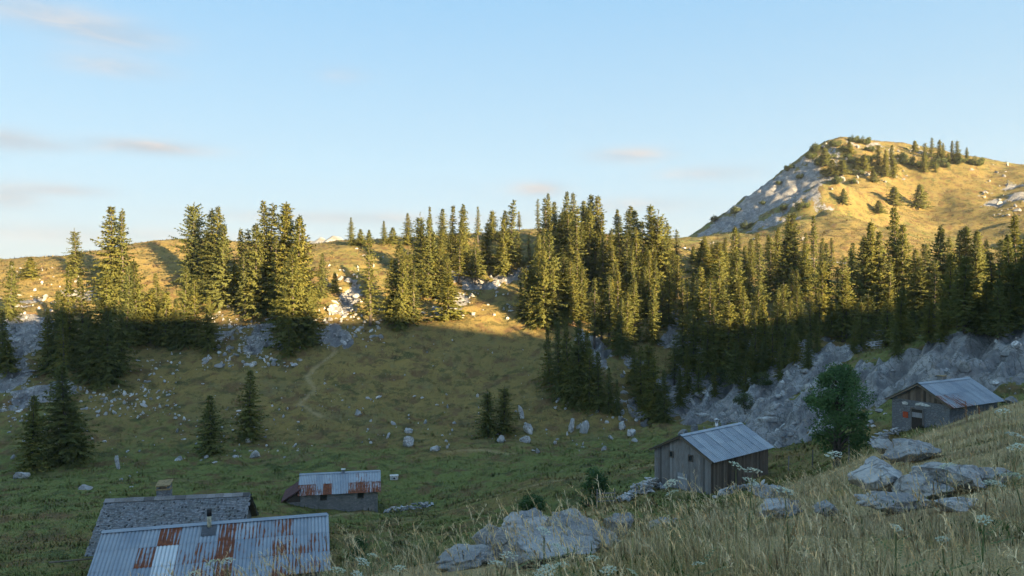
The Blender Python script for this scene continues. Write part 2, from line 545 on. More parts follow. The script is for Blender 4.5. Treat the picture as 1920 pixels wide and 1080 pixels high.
def sheet_mat():
    """painted / galvanised corrugated sheet; the 'rust' and 'tone' of each sheet come from the sheet"""
    m, nt, out = new_mat('corrugated sheet')
    tc = nt.n('ShaderNodeTexCoord')
    oi = nt.n('ShaderNodeObjectInfo')
    geo = nt.n('ShaderNodeNewGeometry')
    def at(nm):
        a = nt.n('ShaderNodeAttribute', attribute_type='OBJECT', attribute_name=nm)
        return a.outputs['Fac']
    rust, tone = at('rust'), at('tone')
    pos = geo.outputs['Position']
    loc = tc.outputs['Object']
    zinc = nt.mix(nt.ramp(nt.noise(pos, 1.3, 4), .3, .7), (.22, .265, .33), (.30, .34, .40))
    zinc = nt.mix(tone, zinc, (.72, .75, .78))
    zinc = nt.mix(nt.m('MULTIPLY', oi.outputs['Random'], .3), zinc, (.18, .21, .26))
    sx_ = nt.n('ShaderNodeSeparateXYZ'); nt.link(loc, sx_.inputs[0])
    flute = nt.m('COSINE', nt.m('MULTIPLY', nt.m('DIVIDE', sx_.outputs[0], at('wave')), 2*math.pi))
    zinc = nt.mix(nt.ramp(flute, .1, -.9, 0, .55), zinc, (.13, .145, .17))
    st = nt.mapping(loc, scale=(6.0, .35, 1))
    streak = nt.noise(st, 2.0, 4, .6)
    zinc = nt.mix(nt.ramp(streak, .52, .72, 0, .35), zinc, (.24, .24, .25))
    big = nt.noise(pos, 1.1, 5, .62)
    rn = nt.m('ADD', nt.m('MULTIPLY', big, .42), nt.m('MULTIPLY', streak, .58))
    # towards the lower end of each sheet, and as the sheet is rustier, more of it has gone brown
    sep = nt.n('ShaderNodeSeparateXYZ'); nt.link(loc, sep.inputs[0])
    low = nt.m('MULTIPLY', nt.m('POWER', nt.ramp(sep.outputs[1], 0.0, -2.2), 1.4), .10)
    th = nt.m('SUBTRACT', .78, nt.m('MULTIPLY', rust, .46))
    v = nt.m('SUBTRACT', nt.m('ADD', rn, nt.m('MULTIPLY', low, nt.ramp(rust, 0, .3))), th)
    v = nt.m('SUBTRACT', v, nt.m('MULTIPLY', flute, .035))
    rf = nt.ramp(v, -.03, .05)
    rc = nt.mix(nt.ramp(nt.noise(pos, 4.0, 4), .35, .7), (.22, .072, .030), (.125, .040, .022))
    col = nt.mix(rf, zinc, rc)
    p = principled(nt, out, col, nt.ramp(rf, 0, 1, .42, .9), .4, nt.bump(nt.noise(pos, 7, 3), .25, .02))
    p.inputs['Metallic'].default_value = 0.0
    nt.link(nt.ramp(rf, 0, 1, .35, 0.0), p.inputs['Metallic'])
    return m

def masonry_mat(name, c1, c2, joint, scale=4.0):
    m, nt, out = new_mat(name)
    tc = nt.n('ShaderNodeTexCoord')
    v = nt.mapping(tc.outputs['Object'], scale=(1, 1, 1.6))
    vo = nt.n('ShaderNodeTexVoronoi'); nt.link(v, vo.inputs['Vector']); vo.inputs['Scale'].default_value = scale
    ve = nt.n('ShaderNodeTexVoronoi', feature='DISTANCE_TO_EDGE'); nt.link(v, ve.inputs['Vector']); ve.inputs['Scale'].default_value = scale
    sv = nt.n('ShaderNodeSeparateColor'); nt.link(vo.outputs['Color'], sv.inputs[0])
    c = nt.mix(sv.outputs[0], c1, c2)
    e = nt.ramp(ve.outputs[0], 0.01, .10, 1, 0)
    c = nt.mix(e, c, joint)
    c = nt.mix(nt.ramp(nt.noise(tc.outputs['Object'], .8, 4), .5, .75, 0, .5), c, tuple(q*.6 for q in c1))
    h = nt.m('SUBTRACT', nt.noise(tc.outputs['Object'], 12, 3), e)
    principled(nt, out, c, .92, .15, nt.bump(h, .9, .04))
    return m

M_GROUND = ground_mat()
M_ROCK = stone_mat('limestone', 1.3, .06)
M_ROCKP = stone_mat('pale limestone', 2.1, .05)
M_BOULD = stone_mat('boulder limestone', 1.55, .04, 2.0)
M_SPRUCE = leaf_mat('spruce needles', [(.140, .155, .036), (.245, .222, .052), (.140, .160, .055)], .36, .8)
M_PINE = leaf_mat('pine needles', [(.085, .115, .040), (.130, .145, .050), (.08, .105, .048)], .32, .6)
M_LEAF = leaf_mat('broad leaves', [(.085, .160, .058), (.130, .210, .072), (.08, .145, .056)], .38, .4)
M_BLADE = leaf_mat('grass blades', None, .15, attr='tint', nattr='sward_normal')
M_BARK = plain_mat('bark', (.12, .10, .085), .9, nscale=5)
M_SHEET = sheet_mat()
M_STONEWALL = masonry_mat('rubble masonry', (.20, .20, .20), (.31, .30, .285), (.25, .24, .23), 4.2)
M_STONEWALL2 = masonry_mat('pale rubble masonry', (.17, .18, .20), (.27, .275, .28), (.16, .16, .165), 3.4)
M_PLANK = wood_mat('weathered planks', (.30, .29, .29), (.18, .165, .155))
M_PLANKD = wood_mat('dark planks', (.12, .10, .085), (.07, .058, .048))
M_DOOR = wood_mat('door boards', (.36, .37, .40), (.23, .23, .24))
M_BEAM = wood_mat('beam', (.20, .16, .12), (.11, .09, .07), 'X')
M_DARK = plain_mat('dark opening', (.015, .014, .013), .9, vary=0)
M_GLASS = plain_mat('window glass', (.03, .035, .04), .12, vary=0, spec=.6, bump=.0)
M_STEEL = plain_mat('flue steel', (.55, .56, .58), .3, .9, vary=.1)
M_BLACKM = plain_mat('black flue', (.02, .02, .022), .5, .2, vary=.1)
M_CREAM = plain_mat('cream flue', (.55, .50, .36), .7, vary=.1)
M_REDROOF = plain_mat('oxide red roofing', (.115, .052, .055), .6, .1, nscale=2.5)
M_WHITE = plain_mat('white paint', (.72, .72, .70), .7, vary=.05)
M_SLAB = plain_mat('ochre slab', (.34, .25, .13), .85, vary=.1)
M_ORANGE = plain_mat('orange red sign', (.50, .085, .03), .6, vary=0)

# ------------------------------------------------------------------ object helpers
def link(o, parent=None):
    COL.objects.link(o)
    if parent is not None:
        o.parent = parent
    return o

def tag(o, label=None, cat=None, group=None, kind=None):
    if label: o['label'] = label
    if cat: o['category'] = cat
    if group: o['group'] = group
    if kind: o['kind'] = kind
    return o

def empty(name, loc, rz=0.0, scale=None):
    o = bpy.data.objects.new(name, None)
    o.empty_display_size = .3
    o.location = loc
    o.rotation_euler = (0, 0, rz)
    if scale is not None:
        o.scale = (scale,)*3 if not hasattr(scale, '__len__') else scale
    return link(o)

def mesh_np(name, v, faces, mat, smooth=False):
    """v (n,3), faces: array (m,k) or list"""
    me = bpy.data.meshes.new(name)
    v = np.asarray(v, np.float32)
    f = np.asarray(faces, np.int32)
    k = f.shape[1]
    me.vertices.add(len(v)); me.vertices.foreach_set('co', v.ravel())
    me.loops.add(f.size); me.loops.foreach_set('vertex_index', f.ravel())
    me.polygons.add(len(f))
    me.polygons.foreach_set('loop_start', np.arange(0, f.size, k, dtype=np.int32))
    me.polygons.foreach_set('loop_total', np.full(len(f), k, np.int32))
    me.polygons.foreach_set('use_smooth', np.full(len(f), smooth, bool))
    me.update(calc_edges=True)
    if mat: me.materials.append(mat)
    return me

def vcol(me, name, cols):
    """cols (nverts,3)"""
    a = me.color_attributes.new(name, 'FLOAT_COLOR', 'POINT')
    c = np.ones((len(cols), 4), np.float32); c[:, :3] = cols
    a.data.foreach_set('color', c.ravel())

def soft_normals(me, vn):
    """shade a spray of leaves by the form of the crown, not leaf by leaf"""
    me.polygons.foreach_set('use_smooth', np.ones(len(me.polygons), bool))
    me.normals_split_custom_set_from_vertices(vn.astype(np.float32))

class MB:
    """collects boxes, tubes and loose faces into one mesh"""
    def __init__(self):
        self.v = []; self.f = []
    def add(self, vs, fs):
        o = len(self.v)
        self.v += [tuple(p) for p in vs]
        self.f += [tuple(i+o for i in q) for q in fs]
    def box(self, x0, x1, y0, y1, z0, z1):
        self.add([(x0,y0,z0),(x1,y0,z0),(x1,y1,z0),(x0,y1,z0),(x0,y0,z1),(x1,y0,z1),(x1,y1,z1),(x0,y1,z1)],
                 [(0,3,2,1),(4,5,6,7),(0,1,5,4),(1,2,6,5),(2,3,7,6),(3,0,4,7)])
        return self
    def obox(self, c, ax, ay, az):
        c, ax, ay, az = (Vector(q) for q in (c, ax, ay, az))
        pts = [c+sx*ax+sy*ay+sz*az for sz in (-1, 1) for sx, sy in ((-1,-1),(1,-1),(1,1),(-1,1))]
        self.add(pts, [(0,3,2,1),(4,5,6,7),(0,1,5,4),(1,2,6,5),(2,3,7,6),(3,0,4,7)])
        return self
    def prism(self, poly, a, b):
        """polygon points (list of Vector) extruded from offset a to offset b"""
        n = len(poly)
        a, b = Vector(a), Vector(b)
        vs = [Vector(p)+a for p in poly]+[Vector(p)+b for p in poly]
        fs = [tuple(range(n))[::-1], tuple(range(n, 2*n))]+[(i, (i+1) % n, n+(i+1) % n, n+i) for i in range(n)]
        self.add(vs, fs); return self
    def tube(self, pts, rads, n=7, cap=True):
        rings = []
        for i, p in enumerate(pts):
            p = Vector(p)
            d = (Vector(pts[min(i+1, len(pts)-1)])-Vector(pts[max(i-1, 0)])).normalized()
            u = d.orthogonal().normalized(); w = d.cross(u)
            ri = float(rads[i])
            rings.append([p+(math.cos(2*math.pi*k/n)*u+math.sin(2*math.pi*k/n)*w)*ri for k in range(n)])
        o = len(self.v)
        for r in rings: self.v += [tuple(q) for q in r]
        for i in range(len(rings)-1):
            for k in range(n):
                self.f.append((o+i*n+k, o+i*n+(k+1) % n, o+(i+1)*n+(k+1) % n, o+(i+1)*n+k))
        if cap:
            self.f.append(tuple(o+k for k in range(n))[::-1])
            self.f.append(tuple(o+(len(rings)-1)*n+k for k in range(n)))
        return self
    def mesh(self, name, mat, smooth=False):
        me = bpy.data.meshes.new(name)
        me.from_pydata(self.v, [], self.f)
        me.update()
        me.materials.append(mat)
        if smooth:
            me.polygons.foreach_set('use_smooth', [True]*len(me.polygons))
        return me
    def build(self, name, mat, parent=None, smooth=False):
        return link(bpy.data.objects.new(name, self.mesh(name, mat, smooth)), parent)

def obj(name, me, parent=None):
    return link(bpy.data.objects.new(name, me), parent)

# ------------------------------------------------------------------ the land
def steps(segs):
    out = [segs[0][0]]
    for a, b, s0, s1 in segs:
        x = a
        while x < b-1e-6:
            s = s0+(s1-s0)*(x-a)/(b-a)
            x += s
            out.append(min(x, b))
    return np.unique(np.round(out, 4))
gy = steps([(-420,-140,40,14),(-140,-20,6,2.5),(-20,2,2.5,.4),(2,30,.4,.5),(30,60,.5,.45),(60,118,.32,.36),(118,130,.5,.6),(130,215,.65,.9),(215,420,1.6,2.2),(420,700,5,30),(700,3600,60,600)])
gxp = steps([(0,22,.38,.45),(22,30,.6,.5),(30,76,.36,.40),(76,100,.6,.7),(100,200,1.0,2.0),(200,330,2.0,5),(330,700,10,40),(700,3600,80,600)])
gx = np.unique(np.concatenate([-gxp, gxp]))
GX, GY = np.meshgrid(gx, gy)
GZ = height(GX, GY)
farw = sstep(480, 900, np.hypot(GX, GY))
GZ = GZ*(1-farw)+farw*(-75)
RM, RM0 = rock_mask(GX, GY)
# steep places show stone
dzx = np.gradient(GZ, axis=1)/np.gradient(GX, axis=1); dzy = np.gradient(GZ, axis=0)/np.gradient(GY, axis=0)
slope = np.hypot(dzx, dzy)
cover = np.zeros(GX.shape+(3,), np.float32)
D = np.hypot(GX, GY)
cover[..., 0] = np.clip(RM*.95+sstep(1.1, 1.9, slope)*.5*(D > 60), 0, 1)
hill = sstep(205, 235, GY)*sstep(20, 70, GX)
ridge = sstep(150, 172, GY)*(1-hill)
near = 1-sstep(26, 48, D)
dry0 = .20+.30*sstep(95, 125, GY)*(1-ridge)+.22*ridge-.26*hill+.62*near
dry0 = dry0-.18*sstep(55, 75, GY)*(1-sstep(88, 104, GY))
cover[..., 1] = np.clip(dry0+blob(DRY_AT, GX, GY)*.75, 0, 1)
# trodden paths
soil = np.zeros_like(GX)
def path(pxs, wid, amt):
    pts = [ray_ground(*p, h=base_h) for p in pxs]
    for a, b in zip(pts[:-1], pts[1:]):
        ax, ay = a[:2]; bx, by = b[:2]
        L2 = (bx-ax)**2+(by-ay)**2+1e-9
        t = np.clip(((GX-ax)*(bx-ax)+(GY-ay)*(by-ay))/L2, 0, 1)
        dd = np.hypot(GX-ax-t*(bx-ax), GY-ay-t*(by-ay))
        np.maximum(soil, amt*np.exp(-(dd/wid)**2), out=soil)
path([(620,640),(628,662),(575,706),(592,728),(560,760),(600,785)], .42, .5)
path([(840,850),(870,847),(960,852)], .6, .4)
path([(880,940),(960,925),(1060,905),(1230,880)], .7, .5)
path([(545,972),(600,968),(660,966),(716,962)], .6, .5)
path([(1210,915),(1250,912),(1300,918)], .6, .5)
path([(1080,968),(1120,962),(1160,960)], .6, .8)
cover[..., 2] = np.clip(soil*(1+.5*fbm(GX/2, GY/2, 77, 2))+.75*near*sstep(-.8, .4, fbm(GX/1.7, GY/1.7, 79, 3)), 0, .9)

ny, nx = GX.shape
V = np.stack([GX, GY, GZ], -1).reshape(-1, 3)
CV = cover.reshape(-1, 3)
I = np.arange(ny*nx).reshape(ny, nx)
Q = np.stack([I[:-1, :-1], I[:-1, 1:], I[1:, 1:], I[1:, :-1]], -1).reshape(-1, 4)
qc = V[Q].mean(1)
reg = np.zeros(len(Q), int)
reg[(qc[:, 1] > 100+4*np.sin(qc[:, 0]/9))] = 1
reg[(qc[:, 1] > 212) & (qc[:, 0] > 45+.3*(qc[:, 1]-212))] = 2
lime = np.hypot((qc[:, 0]-45)/27, (qc[:, 1]-84)/17) < 1
reg[lime] = 3
LAND = {}
for r, nm in enumerate(('valley_meadow', 'opposite_hillside', 'rocky_hill', 'limestone_slope')):
    q = Q[reg == r]
    u, inv = np.unique(q, return_inverse=True)
    me = mesh_np(nm, V[u], inv.reshape(-1, 4), M_GROUND, True)
    vcol(me, 'cover', CV[u])
    LAND[nm] = tag(obj(nm, me), kind='structure')

def hgrid(x, y):
    """height of the built land, read off its mesh"""
    x = np.atleast_1d(np.asarray(x, float)); y = np.atleast_1d(np.asarray(y, float))
    i = np.clip(np.searchsorted(gx, x)-1, 0, nx-2); j = np.clip(np.searchsorted(gy, y)-1, 0, ny-2)
    u = np.clip((x-gx[i])/(gx[i+1]-gx[i]), 0, 1); v = np.clip((y-gy[j])/(gy[j+1]-gy[j]), 0, 1)
    return (GZ[j, i]*(1-u)+GZ[j, i+1]*u)*(1-v)+(GZ[j+1, i]*(1-u)+GZ[j+1, i+1]*u)*v
height_full = height
height = hgrid

# ------------------------------------------------------------------ trees
def leaf_quads(base, dirs, length, width, up):
    """diamond leaves: base (n,3), dirs unit (n,3), up (n,3) -> verts, quads"""
    side = np.cross(dirs, up)
    side /= (np.linalg.norm(side, axis=1, keepdims=True)+1e-9)
    L = length[:, None]; Wd = width[:, None]
    v = np.stack([base, base+dirs*L*.45+side*Wd*.5, base+dirs*L, base+dirs*L*.45-side*Wd*.5], 1)
    q = np.arange(len(base)*4).reshape(-1, 4)
    return v.reshape(-1, 3), q

def crown_normals(v, centre, up=.30, rnd=.45, seed=1):
    """turn the leaves outwards and give them normals that follow the crown"""
    q = v.reshape(-1, 4, 3)
    c = q.mean(1)
    out = c-centre(c)
    out = unit(out)
    gn = unit(np.cross(q[:, 1]-q[:, 0], q[:, 3]-q[:, 0]))
    flip = (gn*out).sum(1) < 0
    q[flip] = q[flip][:, [0, 3, 2, 1]]
    gn[flip] *= -1
    r = np.random.default_rng(seed)
    n = unit(out+gn*rnd+np.array([0, 0, up])+r.normal(0, .22, out.shape))
    return q.reshape(-1, 3), np.repeat(n, 4, 0)

def unit(v):
    return v/(np.linalg.norm(v, axis=-1, keepdims=True)+1e-9)

def spruce_meshes(seed, H=12.0, R=2.0, power=.8, gap=.33, bare=.05, lean=0.0, ragged=.35, droop=.25, nbr=8, lop_=.75, cut=1.0):
    r = np.random.default_rng(seed)
    # trunk
    tb = MB()
    bend = r.normal(0, .06, 3)
    axis = lambda z: (lean*z+bend[0]*math.sin(z*.6), bend[1]*math.sin(z*.5), z)
    zs = np.linspace(-.8, H*.985, 9)
    tb.tube([axis(z) for z in zs], [max(.015, .017*H*(1-max(z, 0)/H)**.8) for z in zs], 7)
    B = []; Dv = []; Lg = []; Wd = []; Up = []
    z = H*bare+.1
    k = 0
    lop = r.uniform(lop_, 1.15, 12)
    while z < H*cut-.12:
        t = z/H
        Rz = R*((1-t)**power)*(.55+.45*min(1, t/.12+.35))
        Rz *= r.uniform(1-ragged, 1+ragged*.6)
        nb = max(3, int(nbr*(.65+.5*Rz/R)))
        a0 = r.uniform(0, 6.28)
        for b in range(nb):
            if r.random() < .08: continue
            a = a0+b*6.283/nb+r.normal(0, .22)
            sec = lop[int((a % 6.283)/6.283*12) % 12]
            L = max(.12, Rz*r.uniform(.45, 1.18)*sec)
            rise = .75*(t-.45)+r.normal(0, .08)-droop*(1-t)
            n = max(2, int(L/.24)+1)
            ss = (np.arange(n)+r.uniform(.2, .8, n))/n
            ax = axis(z)
            ca, sa = math.cos(a), math.sin(a)
            zz = z+r.normal(0, .07)+L*(rise*ss-droop*.4*ss*(1-ss)+.10*ss**3)
            px = ax[0]+ca*L*ss; py = ax[1]+sa*L*ss
            for s in (-1, 0, 1, 2):
                spread = {-1: -.8, 1: .8, 0: 0.0, 2: 0.3}[s]
                aa = a+spread+r.normal(0, .25, n)
                dz = r.normal(-.12, .18, n)+(rise*.5)
                if s == 2: dz = r.normal(-1.1, .3, n)
                dd = unit(np.stack([np.cos(aa), np.sin(aa), dz], 1))
                B.append(np.stack([px, py, zz], 1)); Dv.append(dd)
                Lg.append(r.uniform(.28, .52, n)*(1.1-.35*ss)*(.75+.35*(1-t)))
                Wd.append(r.uniform(.10, .17, n)*(.8+.3*(1-t)))
                Up.append(unit(np.stack([r.normal(0, 1, n), r.normal(0, 1, n), r.normal(.4, .8, n)], 1)))
        z += gap*r.uniform(.75, 1.25)*(1.0-.45*t)
    # leader
    n = 14
    zz = np.linspace(H*.95, H, n); aa = r.uniform(0, 6.28, n)
    ax = np.array([axis(q) for q in zz])
    B.append(ax); Dv.append(unit(np.stack([np.cos(aa)*.6, np.sin(aa)*.6, np.full(n, .9)], 1)))
    Lg.append(np.full(n, .24)); Wd.append(np.full(n, .07)); Up.append(unit(r.normal(0, 1, (n, 3))))
    v, q = leaf_quads(np.concatenate(B), np.concatenate(Dv), np.concatenate(Lg), np.concatenate(Wd), np.concatenate(Up))
    v, vn = crown_normals(v, lambda c: np.stack([lean*c[:, 2], 0*c[:, 2], c[:, 2]-.12*R], 1), .25, .6, seed)
    crown = mesh_np('crown', v, q, M_SPRUCE)
    soft_normals(crown, vn)
    return tb.mesh('trunk', M_BARK, True), crown, H

def clump_tree(seed, H, R, mat, n_cl, n_leaf, leaf=(.16, .09), stem=.35, trunk_r=.09, flat=.8, cl_r=.55, narrow=1.0, multi=1):
    """broad-leaved tree, bush or round pine: clumps of leaves on limbs"""
    r = np.random.default_rng(seed)
    tb = MB()
    for mlt in range(multi):
        off = (r.normal(0, .12), r.normal(0, .12)) if multi > 1 else (0, 0)
        top = (r.normal(0, .1)*H*.2, r.normal(0, .1)*H*.2)
        pts = [(off[0]+top[0]*s**2, off[1]+top[1]*s**2, -.5+s*(H*.85+.5)) for s in np.linspace(0, 1, 6)]
        tb.tube(pts, [trunk_r*(1-.8*s) for s in np.linspace(0, 1, 6)], 7)
    B = []; Dv = []; Lg = []; Wd = []; Up = []
    for c in range(n_cl):
        u = r.uniform(0, 1)
        z = H*(stem+(1-stem)*u)
        prof = math.sin(math.pi*min(1, max(.02, u*.86+.12)))**.7
        rad = R*prof*math.sqrt(r.uniform(.15, 1))
        a = r.uniform(0, 6.283)
        c0 = np.array([rad*math.cos(a)*narrow, rad*math.sin(a), z])
        tb.tube([(0, 0, z-rad*.55), tuple(c0*np.array([.5, .5, 1])-np.array([0, 0, rad*.15])), tuple(c0)], [trunk_r*.35, trunk_r*.25, .012], 4, False)
        cr = cl_r*r.uniform(.6, 1.25)
        m = int(n_leaf*r.uniform(.7, 1.3))
        p = unit(r.normal(0, 1, (m, 3)))*(r.uniform(0, 1, m)**.45)[:, None]*cr*np.array([1, 1, flat])
        d = unit(p+r.normal(0, .5, (m, 3))*cr+np.array([0, 0, -.05]))
        B.append(c0+p); Dv.append(d)
        Lg.append(r.uniform(.7, 1.3, m)*leaf[0]); Wd.append(r.uniform(.7, 1.3, m)*leaf[1])
        Up.append(unit(r.normal(0, .7, (m, 3))+np.array([0, 0, .8])))
    v, q = leaf_quads(np.concatenate(B), np.concatenate(Dv), np.concatenate(Lg), np.concatenate(Wd), np.concatenate(Up))
    v, vn = crown_normals(v, lambda c: np.array([0, 0, H*(stem+.45*(1-stem))])+0*c, .3, .9, seed)
    cm = mesh_np('crown', v, q, mat)
    soft_normals(cm, vn)
    return tb.mesh('trunk', M_BARK, True), cm, H

PROTO = {
 'n': [spruce_meshes(11, 12, 2.5, .72), spruce_meshes(12, 12, 2.6, .66, ragged=.35), spruce_meshes(13, 12, 2.2, .62, gap=.32, ragged=.4, bare=.08), spruce_meshes(14, 12, 2.6, .8, lean=.01), spruce_meshes(15, 12, 2.1, .95, gap=.42, ragged=.5, lop_=.5), spruce_meshes(16, 12, 2.9, .6, gap=.34, ragged=.45, lop_=.55, cut=.93), spruce_meshes(17, 12, 2.3, .55, gap=.5, ragged=.5, bare=.16, lop_=.4)],
 'b': [spruce_meshes(21, 10, 2.9, .8, gap=.35, nbr=10), spruce_meshes(22, 10, 3.2, .85, gap=.35, nbr=11, ragged=.35), spruce_meshes(24, 10, 2.8, .95, gap=.38, nbr=9, ragged=.5, lop_=.5), spruce_meshes(23, 10, 2.6, .7, gap=.36, nbr=9)],
 't': [spruce_meshes(31, 12, 1.75, .65, gap=.36, ragged=.45, bare=.18, nbr=6), spruce_meshes(32, 12, 1.9, .6, gap=.38, ragged=.4, bare=.25, nbr=6)],
 's': [spruce_meshes(41, 4.5, 1.7, .8, gap=.24, nbr=8), spruce_meshes(42, 4.5, 1.45, .9, gap=.24, nbr=8)],
 'p': [spruce_meshes(51, 10, 2.5, .42, gap=.36, nbr=11, ragged=.25, droop=.05, cut=.97), spruce_meshes(52, 10, 2.6, .46, gap=.36, nbr=11, ragged=.3, droop=.05, cut=.96)],
}
_cnt = {}
def plant(kind, px, top, base, depth=None, widen=1.0, name='spruce_tree', seed=None):
    r = random.Random(seed if seed is not None else int(px*7+top*13))
    p = None if depth else ray_ground(px, base)
    if p is None:
        d = depth or 185.0
        x = (px-960)/F*d
        p = (x, d, float(height(x, d)[0]))
    h = max(1.2, (540-top)/F*p[1]-p[2])
    if kind != 's' and h < 4.0: kind = 's'
    tm, cm, H = r.choice(PROTO[kind])
    s = h/H
    wd = widen*r.uniform(.98, 1.52) if kind != 'b' else widen*r.uniform(.78, 1.1)
    if kind in 'nts' and h < 9: wd *= 1.2
    if p[1] > 240: wd *= 1.25
    root = empty(name, p, r.uniform(0, 6.28), (s*wd, s*wd, s))
    root.rotation_euler = (r.gauss(0, .018), r.gauss(0, .018), root.rotation_euler.z)
    obj('trunk', tm, root); obj('crown', cm, root)
    return root, px, h

ORD = ['zeroth','first','second','third','fourth','fifth','sixth','seventh','eighth','ninth','tenth','eleventh','twelfth','thirteenth','fourteenth',
       'fifteenth','sixteenth','seventeenth','eighteenth','nineteenth','twentieth']
def ordinal(i):
    if i <= 20: return ORD[i]
    tens = {2: 'twenty', 3: 'thirty', 4: 'forty', 5: 'fifty'}[i//10]
    return tens.replace('ty', 'tieth') if i % 10 == 0 else tens+'-'+ORD[i % 10]

def stand(trees, phrase, group, kind='n', name='spruce_tree', widen=1.0, fill=()):
    """trees of one stand: (column, top, base[, kind[, distance]]); the label counts them from the left"""
    made = []
    fr = random.Random(len(phrase)*31+len(trees))
    trees = list(trees)
    for (a, b, c, d, m, h0, h1) in fill:       # more trees of the same stand: columns, base rows, number, height range in rows
        for q in range(m):
            bs = fr.uniform(c, d)
            trees.append((a+(b-a)*(q+fr.random())/m, bs-fr.uniform(h0, h1), bs, fr.choice(['n', 'n', 'n', 'b', 't'])))
    for t in trees:
        k = t[3] if len(t) > 3 and t[3] else kind
        dep = t[4] if len(t) > 4 else None
        made.append(plant(k, t[0], t[1], t[2], dep, widen, 'pine_tree' if k == 'p' else 'young_spruce' if k == 's' else name))
    made.sort(key=lambda m: m[1])
    for i, (o, px, h) in enumerate(made):
        what = 'pine' if o.name.startswith('pine') else 'spruce'
        tag(o, f'{phrase.format(kind=what)}, {ordinal(i+1)} from the left', 'tree', group)

stand([(20,490,600,'b'),(57,483,522,'s'),(143,428,520,'n'),(207,388,560,'b'),(229,393,562,'b')],
      '{kind} on the sunlit grass at the far left skyline', 'spruces on the left skyline', widen=1.2)
stand([(130,493,690,'b'),(110,545,692,'b'),(157,520,690),(197,505,700,'b'),(90,580,700,'b'),(120,570,715),(168,580,712,'b'),(202,575,722,'b'),(228,590,700,'b'),(190,625,722,'b'),(240,500,655),(255,487,645,'b'),(5,585,690,'b'),(14,640,700,'s')],
      'half shaded {kind} in the clump below the left ridge', 'spruces of the left clump')
stand([(295,512,610),(310,545,648,'s'),(345,500,650,'b'),(366,522,648,'b'),(390,550,658,'b'),(282,545,640,'s'),(328,560,650,'b')],
      'golden {kind} in the short row right of the left clump', 'spruces of the short lit row')
stand([(365,380,540,'p'),(397,392,562),(404,388,568),(388,440,562,'b'),(416,420,576,'b'),(372,450,555,'b')],
      'tall {kind} in the clump by the round-topped pine', 'trees by the round pine')
stand([(455,428,575),(467,430,582),(442,490,574,'b'),(497,378,575),(509,382,580),(482,420,592,'b'),(528,380,592),(538,387,592),(558,403,604,'b'),(546,465,652,'b'),(518,440,595),(578,535,642,'p'),(575,600,650,'s'),(494,470,592)],
      'tall golden {kind} in the clump left of the cliff gap', 'trees of the tall golden clump', fill=[(445,570,560,610,4,90,140)], widen=.95)
stand([(603,475,562,'b'),(627,511,548,'s'),(543,590,668,'b'),(660,408,460,'b'),(676,430,462,'s'),(692,431,456,'s'),(721,414,459,'n'),(737,427,459,'s')],
      'lone dark {kind} beside the pale cliff gap', 'scattered spruces at the cliff gap')
stand([(694,453,614),(747,453,602),(762,465,607),(754,480,614,'b'),(733,485,604,'b'),(775,500,610)],
      'sunlit {kind} above the dry grass slope, right of the cliff gap', 'spruces above the dry slope')
stand([(764,400,460),(780,398,545),(805,387,480),(806,410,560),(828,391,470),(788,420,556),(824,457,562,'b'),(810,437,558),(838,480,560),(797,450,558),
       (850,385,502),(871,383,506),(865,410,508,'b'),(896,387,460,'t'),(862,420,511),(892,468,520,'s'),(846,430,505),(843,520,600,'s')],
      'sunlit {kind} in the left half of the middle wood', 'spruces of the middle wood, left half', fill=[(765,900,500,560,4,70,100)])
stand([(924,394,452,'p'),(914,418,502),(937,440,512,'b'),(957,375,512),(949,395,516),(944,410,519,'b'),(974,396,432,'t'),(972,437,502),(992,437,504),(905,440,495,'b')],
      'sunlit {kind} around the gap above the lit rocks', 'trees above the lit rocks')
stand([(1009,373,440,'n'),(1029,363,472),(1022,371,482),(1042,378,462),(1059,360,502),(1063,387,522),(1076,361,472,'t'),(1082,390,542),(1095,379,482),(1109,365,502),(1118,367,506),(1104,394,532),(1090,420,540),(1048,410,520),(1126,400,520),(1072,420,545),(1052,396,490)],
      '{kind} in the tallest cluster on the middle skyline', 'spruces of the tallest cluster', fill=[(1000,1130,470,540,6,75,115)])
stand([(1031,433,602,'b'),(1009,464,602),(1019,468,612,'b'),(988,496,602),(1054,476,603),(1067,488,604),(1081,470,582),(996,540,612,'b'),(1040,500,612,'b'),(1075,520,610),(1090,500,600),(975,530,600)],
      'golden {kind} at the lower front of the middle wood', 'spruces at the front of the middle wood', fill=[(980,1100,560,610,5,70,110)])
stand([(1157,393,522),(1180,387,522),(1190,394,542),(1217,385,562),(1231,394,562),(1206,414,562),(1194,425,572),(1163,418,562),(1143,429,562),(1252,418,502),(1268,430,502),(1240,440,560),(1174,430,565),(1150,450,570),(1130,440,560),(1222,430,570),(1184,460,580),(1262,470,560)],
      '{kind} in the right half of the middle wood', 'spruces of the middle wood, right half', fill=[(1130,1275,540,610,8,75,115)])
stand([(1114,519,652,'t'),(1159,511,657),(1175,545,662),(1143,515,642,'t'),(1217,468,577),(1229,484,582),(1202,476,577),(1254,496,612),(1128,540,640,'t'),(1188,520,640),(1165,560,665,'b')],
      'lit slender {kind} above the dark spruces of the middle wood', 'slender lit spruces', fill=[(1110,1280,600,650,8,70,110)])
stand([(1046,600,742,'b'),(1066,595,752,'b'),(1086,600,757,'b'),(1030,612,722,'b'),(1106,640,767,'b'),(1122,660,772,'b'),(1141,690,777,'b'),(1157,712,780,'b'),(1076,650,762,'b'),(1058,640,745,'b'),(1096,620,750,'b')],
      'dark {kind} in the shaded wedge right of the bare slope', 'dark spruces of the shaded wedge', 'b')
